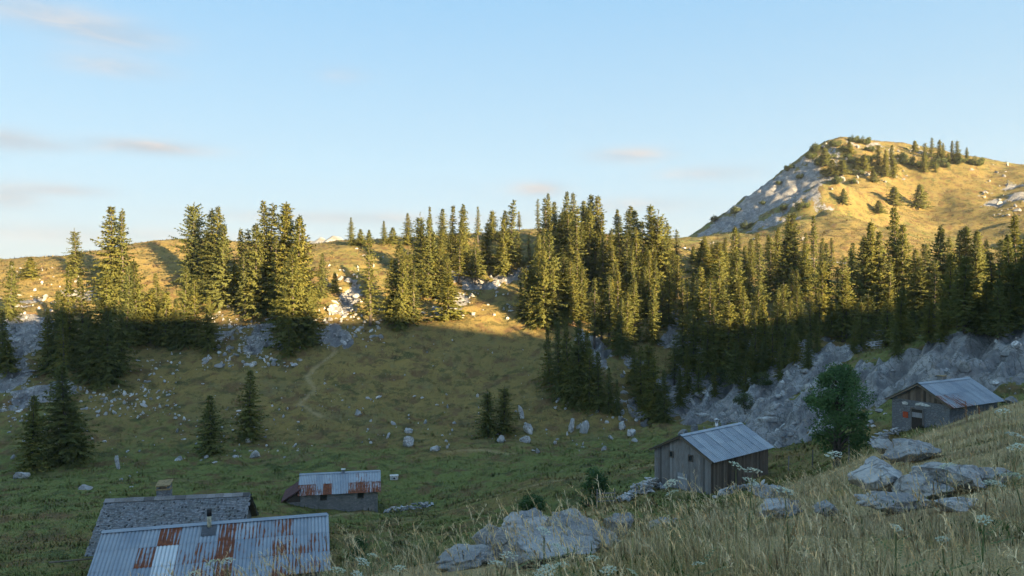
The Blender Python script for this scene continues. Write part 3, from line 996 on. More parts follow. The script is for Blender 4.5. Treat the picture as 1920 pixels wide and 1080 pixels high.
stand([(1200,650,762),(1225,670,792,'b'),(1245,692,792,'b'),(1215,640,742),(1190,655,722),(1236,722,792,'b'),(1265,640,722),(1210,700,775,'b'),(1275,690,760,'b')],
      'dark {kind} in the shaded gully right of the wedge', 'dark spruces of the gully')
stand([(1310,500,642),(1330,520,682),(1350,480,642),(1366,560,702),(1396,540,682),(1416,580,702),(1436,560,692),(1456,540,662),(1470,580,692),(1325,600,702),(1300,580,702),(1345,620,712,'b'),(1412,640,712,'b'),(1290,520,620),(1282,590,690),(1385,600,700),(1448,600,690),(1340,560,690),(1318,450,520,'s'),(1345,455,515,'s'),(1378,640,722,'b'),(1432,630,705,'b'),(1462,640,712,'b'),(1490,610,680,'b'),(1310,660,745,'b'),(1290,650,740,'b'),(1340,680,745,'b'),(1398,660,735,'b'),(1515,620,690,'b'),(1480,560,660),(1420,520,640),(1355,540,660)],
      'dark {kind} in the shadowed wood above the grey crags', 'dark spruces above the crags')
stand([(1375,425,602),(1380,470,604),(1408,448,522),(1426,456,604,'t'),(1444,444,562),(1457,427,522),(1481,403,562),(1491,399,562),(1486,500,603,'t'),(1493,533,640),(1503,570,642,'b'),(1527,403,542),(1552,456,602),(1542,480,612),(1557,568,630,'s'),(1466,450,560),(1510,450,560),(1395,460,560),(1300,462,494),(1335,452,502),(1360,446,508),(1420,436,505),(1460,432,508),(1510,436,505),(1540,446,514),(1320,440,480),(1385,436,482),(1440,440,490),(1490,440,492),(1560,446,500),(1350,500,560),(1405,500,570),(1435,500,570)],
      '{kind} in the wood beneath the cliff of the hill', 'spruces beneath the hill cliff', fill=[(1290,1560,580,640,10,60,95)])
stand([(1579,480,642),(1586,513,642),(1632,415,602,'b'),(1616,443,604,'b'),(1648,435,604,'b'),(1683,387,592,'b'),(1690,423,602,'b'),(1644,533,617),(1689,545,647),(1702,586,642,'s'),(1681,600,668,'b'),(1717,468,622),(1727,484,622),(1520,560,652),(1532,600,662,'b'),(1600,600,662,'b'),(1615,560,652),(1661,560,652),(1668,480,610),(1597,470,600),(1600,455,535),(1570,500,590),(1655,490,590),(1705,480,580),(1735,450,560)],
      '{kind} in the wood below the sunny grass of the hill', 'spruces below the sunny hill', fill=[(1560,1740,590,640,5,70,110)])
stand([(1760,423,602,'b'),(1779,476,622),(1752,488,622),(1795,433,602),(1811,425,602,'b'),(1828,431,602,'b'),(1809,480,627),(1860,472,622),(1877,488,622),(1872,525,640),(1909,399,602,'b'),(1915,484,622),(1893,440,602,'b'),(1741,560,642),(1766,560,642),(1832,560,632),(1850,540,632),(1740,500,600),(1840,480,600),(1895,540,625),(1925,450,600),(1780,445,560),(1850,450,560),(1880,440,560),(1815,500,600),(1770,500,600),(1900,500,610)],
      '{kind} in the dense wood above the limestone slope, right edge', 'spruces at the right edge', fill=[(1740,1920,570,630,5,90,130)])
stand([(1581,354,384,'s'),(1675,350,386,'s'),(1724,346,391,'s'),(1648,376,402,'s'),(1638,319,343,'s')],
      'small {kind} standing alone on the golden grass of the hill', 'lone spruces on the hill')
stand([(1593,265,292,'s'),(1646,268,322),(1673,272,332),(1660,280,332,'b'),(1676,300,336,'b'),(1620,290,322,'s'),(1546,278,312,'s'),(1608,296,322,'s'),(1560,300,330,'s'),(1580,300,330,'s')],
      '{kind} among the rocks at the top of the hill', 'spruces at the hill top')
stand([(1734,268,322),(1747,258,302),(1762,262,300),(1768,268,300),(1785,264,302),(1795,262,302),(1813,276,302),(1715,264,287,'s'),(1754,300,326,'b'),(1733,285,323,'b'),(1800,285,305,'b'),(1778,285,305,'b')],
      '{kind} in the row along the right shoulder of the hill', 'spruces on the hill shoulder')
for t, lab in (((121,682,866,'b'), 'large dark spruce low on the shaded slope at far left, the taller one'),
               ((62,742,882,'b'), 'broad dark spruce left of the large dark one at the foot of the left slope'),
               ((140,760,866,'b'), 'dark spruce tucked against the right side of the large one at far left'),
               ((395,742,851,'b'), 'squat dark spruce, left of the pair standing alone on the shaded slope'),
               ((467,695,826,'b'), 'pointed dark spruce, right of the pair standing alone on the shaded slope'),
               ((915,730,819,'n'), 'left one of the two slim dark spruces at the foot of the bare slope'),
               ((945,722,813,'n'), 'right one of the two slim dark spruces at the foot of the bare slope')):
    o, _, _ = plant(t[3], t[0], t[1], t[2], widen=(1.75 if t[0] == 395 else 1.3) if t[3] == 'b' else 1.25)
    tag(o, lab, 'tree', 'spruces standing alone on the shaded slope')

# broad-leaved tree by the right-hand hut, the little round tree and the bushes
def broad(name, px, top, base, seed, lab, cat='tree', dep=None, **kw):
    p = ray_ground(px, base) if dep is None else ((px-960)/F*dep, dep, float(height((px-960)/F*dep, dep)[0]))
    h = (540-top)/F*p[1]-p[2]
    tm, cm, H = clump_tree(seed, h, **kw)
    o = empty(name, p, 0.3)
    obj('trunk' if cat == 'tree' else 'stem', tm, o); obj('crown' if cat == 'tree' else 'foliage', cm, o)
    return tag(o, lab, cat)
broad('deciduous_tree', 1572, 690, 880, 61, 'leafy green broad-leaved tree between the plank hut and the right-hand hut', dep=47,
      R=2.05, mat=M_LEAF, n_cl=95, n_leaf=120, leaf=(.17, .10), stem=.2, trunk_r=.13, cl_r=.55, multi=2)
broad('small_tree', 1117, 878, 946, 62, 'little round-headed tree on the valley floor beside the fence', dep=62,
      R=1.05, mat=M_LEAF, n_cl=42, n_leaf=110, leaf=(.14, .08), stem=.32, trunk_r=.07, cl_r=.36)
broad('round_bush', 998, 931, 957, 63, 'low round green bush on the valley floor left of the little tree', 'bush', dep=64,
      R=1.05, mat=M_LEAF, n_cl=34, n_leaf=110, leaf=(.14, .08), stem=.05, trunk_r=.05, cl_r=.34)
broad('low_bush', 1103, 930, 948, 64, 'small dark bush at the foot of the little round-headed tree', 'bush', dep=61,
      R=.7, mat=M_LEAF, n_cl=18, n_leaf=90, leaf=(.13, .08), stem=.05, trunk_r=.04, cl_r=.28)
broad('hut_bush', 672, 1010, 1040, 66, 'dark bush in the long grass right of the rusty roof', 'bush', dep=50,
      R=.75, mat=M_LEAF, n_cl=22, n_leaf=90, leaf=(.14, .08), stem=.05, trunk_r=.04, cl_r=.28)
for i, (px, top, base, w, lab) in enumerate([
  (1430,700,730,1.5,'left'),(1350,690,730,1.6,'leftmost'),(1590,700,730,1.2,'right'),(1395,740,770,1.4,'lowest')]):
    broad('crag_shrub', px, top, base, 70+i, f'dark low shrub growing in the clefts of the grey crags, the {lab} one', 'bush',
          R=w, mat=M_PINE, n_cl=26, n_leaf=90, leaf=(.2, .09), stem=.05, trunk_r=.05, cl_r=.42)
hill_bush = [(1520,300),(1545,325),(1590,300),(1625,310),(1655,320),(1570,345),(1600,345),(1630,285),(1690,300),(1720,318),(1500,335),(1460,350),(1380,400),(1430,385),(1400,430),(1470,400),(1505,395),(1600,268),(1620,272),(1750,318),(1770,315),(1800,308),(1830,312),(1565,275),(1560,300),(1600,310),(1530,285),(1585,285),(1640,300),(1610,330),(1575,320),(1560,330),(1700,310),(1415,352),(1445,335),(1540,310),(1790,300),(1760,310),(1480,320),(1340,415)]
hill_bush.sort()
bt, bc, bH = clump_tree(90, 2.2, 1.7, M_PINE, 24, 60, (.4, .16), .05, .05, .7, .6)
for i, (px, py) in enumerate(hill_bush):
    p = ray_ground(px, py)
    if p is None: continue
    s = random.uniform(.8, 1.7)
    o = empty('mountain_shrub', p, random.uniform(0, 6), (s, s, s))
    obj('stem', bt, o); obj('foliage', bc, o)
    tag(o, f'low green shrub among the rocks of the hill, {ordinal(i+1)} from the left', 'bush', 'shrubs on the rocky hill')


# the wood goes on as one mass to the right of the picture
ov = []; oq = []; on = []; k0 = 0
for i in range(26):
    d = 62+random.uniform(0, 75); x = d*(.80+random.uniform(0, .45)); h = random.uniform(9, 15)
    cm = random.choice(PROTO['n']+PROTO['b'])
    co = np.empty(len(cm[1].vertices)*3, np.float32); cm[1].vertices.foreach_get('co', co)
    co = co.reshape(-1, 4, 3)[i % 2::2]
    a = random.uniform(0, 6.28); sc = h/cm[2]
    R_ = np.array([[math.cos(a), -math.sin(a), 0], [math.sin(a), math.cos(a), 0], [0, 0, 1]])
    co = (co.reshape(-1, 3)*sc*np.array([1.2, 1.2, 1]))@R_.T+np.array([x, d, float(height(x, d)[0])])
    ov.append(co); oq.append(np.arange(len(co)).reshape(-1, 4)+k0); k0 += len(co)
tag(obj('spruce_wood', mesh_np('spruce_wood', np.concatenate(ov), np.concatenate(oq), M_SPRUCE)),
    'dense spruce wood going on beyond the right edge', 'wood', kind='stuff')

# ------------------------------------------------------------------ rocks
def ico(sub):
    bm = bmesh.new()
    bmesh.ops.create_icosphere(bm, subdivisions=sub, radius=1.0)
    v = np.array([q.co[:] for q in bm.verts]); f = np.array([[w.index for w in q.verts] for q in bm.faces])
    bm.free()
    return v, f
_ICO = {k: ico(k) for k in (1, 2, 3, 5)}

def rock_np(seed, sub=2, cuts=9, sq=(1, 1, 1), rough=.10, keep=.34):
    """a block of limestone: a sphere cut by random planes, then roughened"""
    r = np.random.default_rng(seed)
    v, f = _ICO[sub]
    v = v.copy()
    for k in range(cuts):
        n = unit(r.normal(0, 1, 3)*np.array([1, 1, .8])); c = r.uniform(keep, .8)
        d = v@n
        m = d > c
        v[m] -= np.outer(d[m]-c, n)
    v *= 1+rough*r.normal(0, 1, (len(v), 1))*(.6 if sub > 1 else .8)
    return v*np.array(sq), f

ROCKM = []
for i in range(10):
    tall = i % 3
    sq = [(1, .85, .75), (.75, .7, 1.25), (1.3, .7, .6)][tall]
    v, f = rock_np(200+i, 2, 11, sq, .03)
    ROCKM.append(mesh_np('rock', v, f, M_ROCK if i % 2 else M_ROCKP))
ROCK_SMALL = [rock_np(300+i, 1, 7, [(1, .85, .75), (.8, .7, 1.15), (1.25, .7, .55)][i % 3], .08) for i in range(8)]

def land_of(x, y):
    if math.hypot((x-45)/27, (y-84)/17) < 1: return 'limestone_slope'
    if y > 212 and x > 45+.3*(y-212): return 'rocky_hill'
    if y > 100+4*math.sin(x/9): return 'opposite_hillside'
    return 'valley_meadow'

FIELDS = [  # columns, rows, number, size range (m)
 (0,100,555,700,110,.3,1.2),(0,60,700,800,40,.25,.8),(20,210,500,570,45,.3,1.0),(380,565,612,692,230,.25,1.15),(390,520,560,625,40,.3,1.1),
 (590,715,580,655,100,.3,1.1),(190,340,640,770,90,.2,.75),(150,330,730,785,100,.2,.7),(610,680,500,600,26,.6,1.6),(660,740,455,520,8,.4,1.0),(780,1000,500,600,70,.3,1.2),
 (1040,1140,460,560,25,.5,1.3),(1095,1130,620,680,14,.4,1.1),(1160,1210,700,800,18,.4,1.2),(1270,1520,640,830,90,.4,1.6),(1520,1920,605,760,40,.3,1.2),(1290,1420,560,690,40,.5,1.5),
 (1300,1560,300,470,16,.7,1.6),(1520,1720,263,345,60,.8,2.6),(1840,1920,300,410,30,.8,2.4),(1280,1340,445,470,6,.6,1.2),
 (650,1200,740,850,110,.2,.85),(330,560,760,870,70,.2,.75),(150,700,690,850,80,.15,.55),(0,160,640,860,80,.2,.9),(700,1000,600,760,26,.15,.45),(200,300,840,930,10,.2,.5),(1610,1700,770,830,20,.3,.8),(550,640,690,790,22,.1,.3),
]
rocks = []
rr = random.Random(5)
for (a, b, c, d, n, s0, s1) in FIELDS:
    for k in range(n):
        px = rr.uniform(a, b); py = rr.uniform(c, d)
        p = ray_ground(px, py)
        if p is None or p[1] < 60: continue
        s = s0+(s1-s0)*rr.random()**2.2
        rocks.append((s/p[1], s, p, px, py))
rocks.sort(key=lambda q: -q[0])
joined = {}
for i, (ap, s, p, px, py) in enumerate(rocks):
    nm = land_of(p[0], p[1])
    if i < 290:
        o = bpy.data.objects.new('rock', ROCKM[rr.randrange(len(ROCKM))] if nm != 'rocky_hill' else ROCKM[1+2*rr.randrange(len(ROCKM)//2)])
        o.location = (p[0], p[1], p[2]+s*.12)
        o.scale = (s*rr.uniform(.6, .9), s*rr.uniform(.5, .8), s*rr.uniform(.55, .95))
        o.rotation_euler = (rr.gauss(0, .25), rr.gauss(0, .25), rr.uniform(0, 6.28))
        link(o, LAND[nm])
    else:
        v, f = ROCK_SMALL[rr.randrange(8)]
        M = Matrix.Rotation(rr.uniform(0, 6.28), 3, 'Z') @ Matrix.Rotation(rr.gauss(0, .3), 3, 'X')
        vv = (v*np.array([s*rr.uniform(.6, .9), s*rr.uniform(.5, .8), s*rr.uniform(.5, .9)]))@np.array(M).T+np.array([p[0], p[1], p[2]+s*.1])
        joined.setdefault(nm, []).append((vv, f))
for nm, lst in joined.items():
    vs = []; fs = []; o = 0
    for v, f in lst:
        vs.append(v); fs.append(f+o); o += len(v)
    me = mesh_np('scattered_stones', np.concatenate(vs), np.concatenate(fs), M_ROCK if nm == 'rocky_hill' else M_ROCKP)
    tag(obj('scattered_stones', me, LAND[nm]), kind='stuff')

# boulders one can point at along the foot of the bare slope
def boulder_mesh(seed, sq, sub=3, cuts=12, rough=.05):
    v, f = rock_np(seed, sub, cuts, (1, 1, 1), .0, .42)
    a = v
    n = fbm(a[:, 0]*2.1+seed, a[:, 1]*2.1+a[:, 2]*1.7, seed, 4)
    c = ridged(a[:, 0]*2.4+seed*1.3+a[:, 1], a[:, 2]*1.3+a[:, 1]*2.2, seed+3, 2)
    v = v*(1+.13*n+.16*(c-.5))[:, None]
    return v*np.array(sq), f
for i, (px, py, rx, ry, rz, tilt, lab) in enumerate([
  (978,785,.55,.6,1.5,-.45,'upper block of the leaning white rock fin right of the two slim spruces'),
  (990,812,.75,.7,1.3,-.35,'lower block of the leaning white rock fin right of the two slim spruces'),
  (985,830,1.0,.8,.7,0,'low split boulder under the leaning rock fin'),
  (1073,808,.6,.6,1.6,.05,'slim upright boulder, left of the pale pair at the slope foot'),
  (1097,812,1.0,.8,1.5,.1,'broad pointed boulder, right of the pale pair at the slope foot'),
  (1166,805,.6,.6,1.0,.1,'left of two boulders at the foot of the shaded gully'),
  (1183,818,.75,.7,.9,0,'right of two boulders at the foot of the shaded gully'),
  (941,808,.4,.4,1.4,.05,'thin white standing stone below the two slim spruces'),
  (938,830,.7,.6,.8,0,'white boulder at the base of the thin standing stone'),
  (765,838,1.2,.8,1.0,0,'grey boulder with a pointed left end at the slope foot'),
  (815,846,.8,.6,.55,0,'small squared boulder alone on the grass of the slope foot'),
  (766,812,1.0,.7,.6,0,'flat grey boulder just above the pointed one'),
  (670,780,.7,.5,.8,.2,'narrow white rock on the slope above the stone hut'),
  (222,880,.35,.35,1.3,-.3,'thin white rock standing above the shingled roof'),
  (480,857,1.1,.7,.9,0,'white rock cluster below the pointed lone spruce'),
  (465,828,.8,.6,.6,0,'rounded white rock at the foot of the pointed lone spruce'),
  (43,897,1.1,.8,.8,0,'pale boulder at the foot of the broad spruce on the far left'),
  (160,918,.9,.6,.45,0,'flat white rock left of the stone chimney')]):
    p = ray_ground(px, py)
    v, f = boulder_mesh(400+i, (rx, ry, rz), 3)
    me = mesh_np('boulder', v, f, M_ROCKP)
    o = obj('boulder', me); o.location = (p[0], p[1], p[2]+rz*.35); o.rotation_euler = (0, tilt, rr.uniform(-.4, .4))
    tag(o, lab, 'boulder', 'boulders on the far slope')

# big limestone outcrops in the foreground meadow: column, top row, base row, half width in pixels
for i, (px, top, base, hw, deep, rot, lab) in enumerate([
  (1010,963,1035,70,.9,.2,'grey limestone hump, highest of the outcrop at bottom centre'),
  (935,985,1052,55,.9,.7,'grey limestone block forming the left flank of the bottom centre outcrop'),
  (1085,970,1035,75,.9,-.3,'flat grey limestone slab at the right end of the bottom centre outcrop'),
  (1165,966,1010,32,1,.1,'small pointed limestone rock right of the bottom centre outcrop'),
  (1030,1010,1062,110,.7,.1,'broad low limestone slab in front of the bottom centre outcrop'),
  (868,1035,1068,55,.9,.3,'low grey rock at the left tip of the bottom centre outcrop'),
  (1672,856,942,70,1,.4,'big rounded grey boulder in the right-hand meadow'),
  (1738,880,945,52,1,-.2,'dark-sided boulder leaning on the right of the big rounded one'),
  (1815,864,925,72,.9,.1,'long low grey boulder right of the big rounded one'),
  (1885,866,912,36,1,.5,'small boulder at the right end of the right-hand outcrop'),
  (1722,818,866,54,.9,.2,'pale angular boulder behind the big rounded one'),
  (1663,815,855,26,1,.2,'upright pale rock above the right-hand outcrop towards the leafy tree'),
  (1690,925,962,80,.7,.0,'flat slab lying under the big rounded boulder'),
  (1800,925,960,60,.7,.2,'flat grey slab in the grass at the right edge'),
  (1455,914,945,48,.8,.1,'flat grey rock showing through the grass below the plank hut'),
  (1470,945,975,60,.7,.4,'low grey slab in the middle of the dry meadow'),
  (1560,942,970,28,.9,.4,'small dark rock in the dry meadow left of the big boulder'),
  (1240,925,950,40,.8,.4,'low grey rock at the meadow edge below the squared stone heap')]):
    p = ray_ground(px, base)
    if p is None or p[1] > 45:
        d_ = 20.0; x_ = (px-960)/F*d_; p = (x_, d_, float(height(x_, d_)[0]))
    d_ = p[1]
    top = top+(base-top)*(.22 if px > 1600 else .0)
    rx = hw/F*d_*1.08; ry = rx*deep; full = (base-top)/F*d_
    rz = max(.08, full*.62)
    v, f = boulder_mesh(500+i, (rx, ry, rz), 5)
    v = v*(1+.025*fbm(v[:, 0]*8, v[:, 1]*8+v[:, 2]*7, i, 3))[:, None]
    v[:, 2] += (full-v[:, 2].max())
    low = v[:, 2] < 0
    v[low, 2] *= 2.5
    me = mesh_np('meadow_boulder', v, f, M_BOULD, True)
    o = obj('meadow_boulder', me); o.location = (p[0], p[1]+ry*.5, p[2]-.02); o.rotation_euler = (0, 0, rot)
    tag(o, lab, 'boulder', 'boulders in the meadow')

# heaps and dry walls of loose stones
def stone_heap(name, a, b, wid, hgt, n, size, lab, cat, mat=None):
    """a ridge of stones from a to b (pixel, pixel, distance)"""
    A = Vector(W3(*a)); B = Vector(W3(*b))
    A.z = float(height(A.x, A.y)[0]); B.z = float(height(B.x, B.y)[0])
    root = empty(name, tuple((A+B)/2))
    dirv = (B-A); L = math.hypot(dirv.x, dirv.y); ang = math.atan2(dirv.y, dirv.x)
    root.rotation_euler = (0, 0, ang)
    for k in range(n):
        u = rr.uniform(-.5, .5)*L
        lev = rr.random()
        w = wid*(1-lev*.6)
        yy = rr.uniform(-.5, .5)*w
        end = 1-max(0, abs(u)/(L/2)-.75)*2.5
        wx = (A+B)/2+Vector((math.cos(ang)*u-math.sin(ang)*yy, math.sin(ang)*u+math.cos(ang)*yy, 0))
        g = float(height(wx.x, wx.y)[0])-root.location.z
        o = bpy.data.objects.new('stone', ROCKM[2*rr.randrange(len(ROCKM)//2)])
        s = size*rr.uniform(.6, 1.3)
        o.location = (u, yy, g+max(.05, hgt*lev*end*(1-.3*abs(yy)/(wid/2))))
        o.scale = (s*rr.uniform(.8, 1.2), s*rr.uniform(.7, 1), s*rr.uniform(.45, .7))
        o.rotation_euler = (rr.gauss(0, .2), rr.gauss(0, .2), rr.uniform(0, 6.28))
        link(o, root)
    return tag(root, lab, cat)
stone_heap('stone_heap', (1168,930,56), (1236,920,58), 1.8, 1.05, 110, .30, 'squared heap of grey stones left of the plank hut', 'stone heap')
stone_heap('stone_heap', (722,955,76), (812,948,77), 1.1, .55, 80, .24, 'long heap of pale rubble at the right end of the stone hut', 'stone heap')
stone_heap('dry_stone_wall', (1342,925,51), (1446,895,52), .6, .55, 90, .26, 'low dry stone wall along the near side of the plank hut', 'stone wall')
stone_heap('dry_stone_wall', (1632,812,58), (1684,808,59), .5, .75, 40, .24, 'short low stone wall at the left corner of the right-hand hut', 'stone wall')

# ------------------------------------------------------------------ huts
# local frame of a hut: x along the ridge, y across it (away from the camera), z up from the floor
def hut_root(name, anchor_local, anchor_world, az, lab):
    th = math.radians(90-az)
    c, s = math.cos(th), math.sin(th)
    ax, ay, azz = anchor_local
    loc = (anchor_world[0]-(c*ax-s*ay), anchor_world[1]-(s*ax+c*ay), anchor_world[2]-azz)
    o = empty(name, loc, th)
    return tag(o, lab, 'hut')

_sheets = {}
def sheet_mesh(w, l, wave, amp):
    key = (round(w, 3), round(l, 3), wave, amp)
    if key not in _sheets:
        n = int(round(w/wave))*6
        xs = np.linspace(0, w, n+1)
        zs = amp*np.cos(xs/wave*2*math.pi)
        v = []
        for y in (0.0, -l*.5, -l):
            v.append(np.stack([xs, np.full_like(xs, y), zs], 1))
        v = np.concatenate(v); m = n+1
        f = [(j*m+i, (j+1)*m+i, (j+1)*m+i+1, j*m+i+1) for j in range(2) for i in range(n)]
        _sheets[key] = mesh_np('sheet', v, f, M_SHEET, True)
    return _sheets[key]

def sheet_roof(root, L, run, pitch, zr, cols, rows, wave, amp, rust, tone, x0=None, sides=(-1, 1), over=.06, thick=True, name='roof'):
    """corrugated roof on both slopes: rust / tone are functions of (side, column, row)"""
    S = run/math.cos(pitch)
    x0 = -L/2 if x0 is None else x0
    # the boarding under the sheets is the part, each sheet a piece of it
    mb = MB()
    for s in sides:
        d = Vector((0, s*math.cos(pitch), -math.sin(pitch))); nrm = Vector((0, s*math.sin(pitch), math.cos(pitch)))
        c = Vector((x0+L/2, 0, zr))+d*(S/2-.02)-nrm*.085
        mb.obox(c, (L/2-.03, 0, 0), d*(S/2-.04), nrm*.03)
    roof = mb.build(name, M_BEAM, root)
    w = L/cols; l = S/rows
    for s in sides:
        for i in range(cols):
            for j in range(rows):
                me = sheet_mesh(w+wave*.5, l+over, wave, amp)
                o = bpy.data.objects.new('sheet', me)
                ang = pitch if s < 0 else -pitch
                off = .012*(rows-1-j)+(.005 if i % 2 else 0)+random.uniform(0, .004)
                nrm = Vector((0, s*math.sin(pitch), math.cos(pitch)))
                d = Vector((0, s*math.cos(pitch), -math.sin(pitch)))
                p = Vector((x0, 0, zr))+d*(j*l)+nrm*off
                if s < 0:
                    o.location = p+Vector((i*w, 0, 0)); o.rotation_euler = (pitch, 0, random.gauss(0, .002))
                else:
                    o.location = p+Vector(((i+1)*w, 0, 0)); o.rotation_euler = (pitch, 0, math.pi)
                o['wave'] = float(wave); o['rust'] = float(rust(s, i, j)); o['tone'] = float(tone(s, i, j))
                link(o, roof)
    cap = MB()
    for s in (-1, 1):
        d = Vector((0, s*math.cos(pitch), -math.sin(pitch))); nrm = Vector((0, s*math.sin(pitch), math.cos(pitch)))
        cap.obox(Vector((x0+L/2, 0, zr+.012))+d*.10+nrm*(amp+.020+.012*(rows-1)), (L/2+.02, 0, 0), d*.12, nrm*.004)
    c = cap.build('ridge_cap', M_SHEET, roof); c['rust'] = .1; c['tone'] = .1; c['wave'] = 50.0
    return roof

def gable_walls(root, L, Wd, he, zr, mat, thick=.35, z0=-.6, name='wall'):
    """four walls, the gable ends carried up under the roof"""
    ws = []
    for s in (-1, 1):
        x = s*(L/2-thick/2)
        poly = [(x, -Wd/2, z0), (x, Wd/2, z0), (x, Wd/2, he), (x, 0, zr), (x, -Wd/2, he)]
        mb = MB().prism([Vector(p) for p in poly], (-thick/2, 0, 0), (thick/2, 0, 0))
        ws.append(mb.build(name, mat, root))
        y = s*(Wd/2-thick/2)
        ws.append(MB().box(-L/2+thick+.003, L/2-thick-.003, y-thick/2, y+thick/2, z0, he-.02).build(name, mat, root))
    return ws

def window(root, c, ax, w, h, nrm, frame_mat, depth=.06):
    """framed little window on a wall: centre, horizontal axis, outward normal"""
    c, ax, nrm = Vector(c), Vector(ax), Vector(nrm)
    up = Vector((0, 0, 1))
    wd = MB().obox(c+nrm*.012, ax*(w/2), nrm*.012, up*(h/2)).build('window', M_DARK, root)
    fr = MB()
    for s in (-1, 1):
        fr.obox(c+ax*(s*(w/2+.04))+nrm*.035, ax*.04, nrm*.03, up*(h/2+.08))
        fr.obox(c+up*(s*(h/2+.04))+nrm*.036, ax*(w/2), nrm*.03, up*.04)
    fr.build('frame', frame_mat, wd)
    MB().obox(c+nrm*.03, ax*(w/2-.002), nrm*.003, up*(h/2-.002)).build('pane', M_GLASS, wd)
    return wd

def ground_under(root, px):
    return

# ---- 1  near hut: only its big rusty roof shows
RL = 11.4; RP = math.radians(24)
h1 = hut_root('metal_roof_hut', (-RL/2, 0, 5.0), W3(192, 997, 39.0), 74.4, 'nearest hut with the big blue-grey corrugated roof streaked with rust, bottom left')
rust1 = {0:.05,1:.12,2:.05,3:.05,4:.05,5:.45,6:.90,7:.40,8:.25,9:.50,10:.30,11:.10}
def r1(s, i, j):
    if s > 0: return .3
    if i == 3 and j == 0: return .70
    if i == 2 and j == 1: return .58
    if i == 3 and j >= 1: return 0.0
    if i == 6: return .64 if j == 0 else .74
    if i == 5: return .15 if j == 0 else .55
    if i == 9: return .55
    if i in (7, 8): return .42 if j == 0 else .35
    if i >= 10: return .15 if j == 0 else .48
    if i == 4 and j >= 1: return .40
    return .06
def t1(s, i, j):
    if s < 0 and i == 3 and j >= 1: return 1.0
    return random.uniform(0, .22)
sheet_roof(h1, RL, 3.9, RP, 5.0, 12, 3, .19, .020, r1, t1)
gable_walls(h1, RL-.9, 6.8, 5.0-3.4*math.tan(RP)-.18, 5.0-.18, M_STONEWALL, z0=-2.5)
fl = MB()
fp = Vector((-RL/2+5.25, -.30, 5.0-.30*math.tan(RP)))
fl.tube([fp+Vector((0, 0, -.1)), fp+Vector((0, 0, .62))], [.11, .11], 12)
fl_o = fl.build('flue', M_CREAM, h1, True)
MB().tube([fp+Vector((0, 0, .621)), fp+Vector((0, 0, .98))], [.125, .125], 12).build('flue_head', M_BLACKM, fl_o, True)
dR = Vector((0, -math.cos(RP), -math.sin(RP))); nR = Vector((0, -math.sin(RP), math.cos(RP)))
MB().obox(fp+dR*.28+nR*.055, (.36, 0, 0), dR*.42, nR*.006).build('flashing', plain_mat('lead flashing', (.10, .105, .12), .6, .2), fl_o)
# door and window on the valley side, log stack end at the left gable
MB().box(-1.0, .0, -3.44, -3.402, -.6, 1.6).build('door', M_DOOR, h1)
window(h1, (2.4, -3.402, 1.6), (1, 0, 0), .7, .7, (0, -1, 0), M_PLANK)

# ---- 2  hut with the wooden shingle roof
SL = 9.3; SP = math.radians(36); SR = 3.5
h2 = hut_root('shingle_roof_hut', (-SL/2, 0, 5.2), W3(197, 937, 50.0), 80, 'old hut with grey wooden shingle roof behind the rusty roof')
gable_walls(h2, SL-.8, 6.0, 5.2-3.0*math.tan(SP)-.22, 5.2-.22, M_STONEWALL, z0=-2.0)
mb = MB()
S2 = SR/math.cos(SP)
for s in (-1, 1):
    d = Vector((0, s*math.cos(SP), -math.sin(SP))); nrm = Vector((0, s*math.sin(SP), math.cos(SP)))
    mb.obox(Vector((0, 0, 5.2))+d*(S2/2-.02)-nrm*.10, (SL/2-.05, 0, 0), d*(S2/2-.03), nrm*.04)
roof2 = mb.build('roof', M_PLANKD, h2)
sv = []; sf = []; sc_ = []
ro = np.random.default_rng(9)
for s in (-1, 1):
    d = np.array((0, s*math.cos(SP), -math.sin(SP))); nrm = np.array((0, s*math.sin(SP), math.cos(SP)))
    ncourse = 32; exposure = S2/ncourse
    for j in range(ncourse):
        x = -SL/2+ro.uniform(-.05, .02)
        while x < SL/2:
            w = ro.uniform(.08, .15)
            top = j*exposure-.06+ro.normal(0, .008); ln = exposure*1.75+ro.normal(0, .018)
            lift = ro.uniform(.018, .05)
            a = np.array((x, 0, 5.2))+d*top-nrm*.045; 
            o = len(sv)
            for (dx, dl, dn) in ((0,0,0),(w-.012,0,0),(w-.012,ln,lift),(0,ln,lift*ro.uniform(.7,1.3)),(0,0,.016),(w-.012,0,.016),(w-.012,ln,lift+.02),(0,ln,lift+.02)):
                sv.append(a+np.array((dx, 0, 0))+d*dl+nrm*dn)
            sf += [(o+4,o+5,o+6,o+7),(o+3,o+2,o+6,o+7),(o,o+3,o+7,o+4),(o+1,o+5,o+6,o+2)]
            g = ro.uniform(.15, .30); b = ro.uniform(-.02, .02)
            if ro.random() < .05: g = .06
            sc_ += [(g*.97, g*(.985+b), g*(1.03+2*b))]*8
            x += w
me = mesh_np('shingles', np.array(sv), np.array(sf), None)
vcol(me, 'tint', np.array(sc_))
msh, nt, out = new_mat('weathered shingles')
va = nt.n('ShaderNodeVertexColor', layer_name='tint'); geo = nt.n('ShaderNodeNewGeometry')
cc = nt.mix(nt.ramp(nt.noise(geo.outputs['Position'], .9, 4), .45, .7, 0, .35), va.outputs[0], (.12, .125, .10))
principled(nt, out, cc, .9, .15, nt.bump(nt.noise(geo.outputs['Position'], 30, 2), .5, .01))
me.materials.append(msh)
tag(obj('shingles', me, roof2), kind='stuff')
rx = -SL/2
i = 0
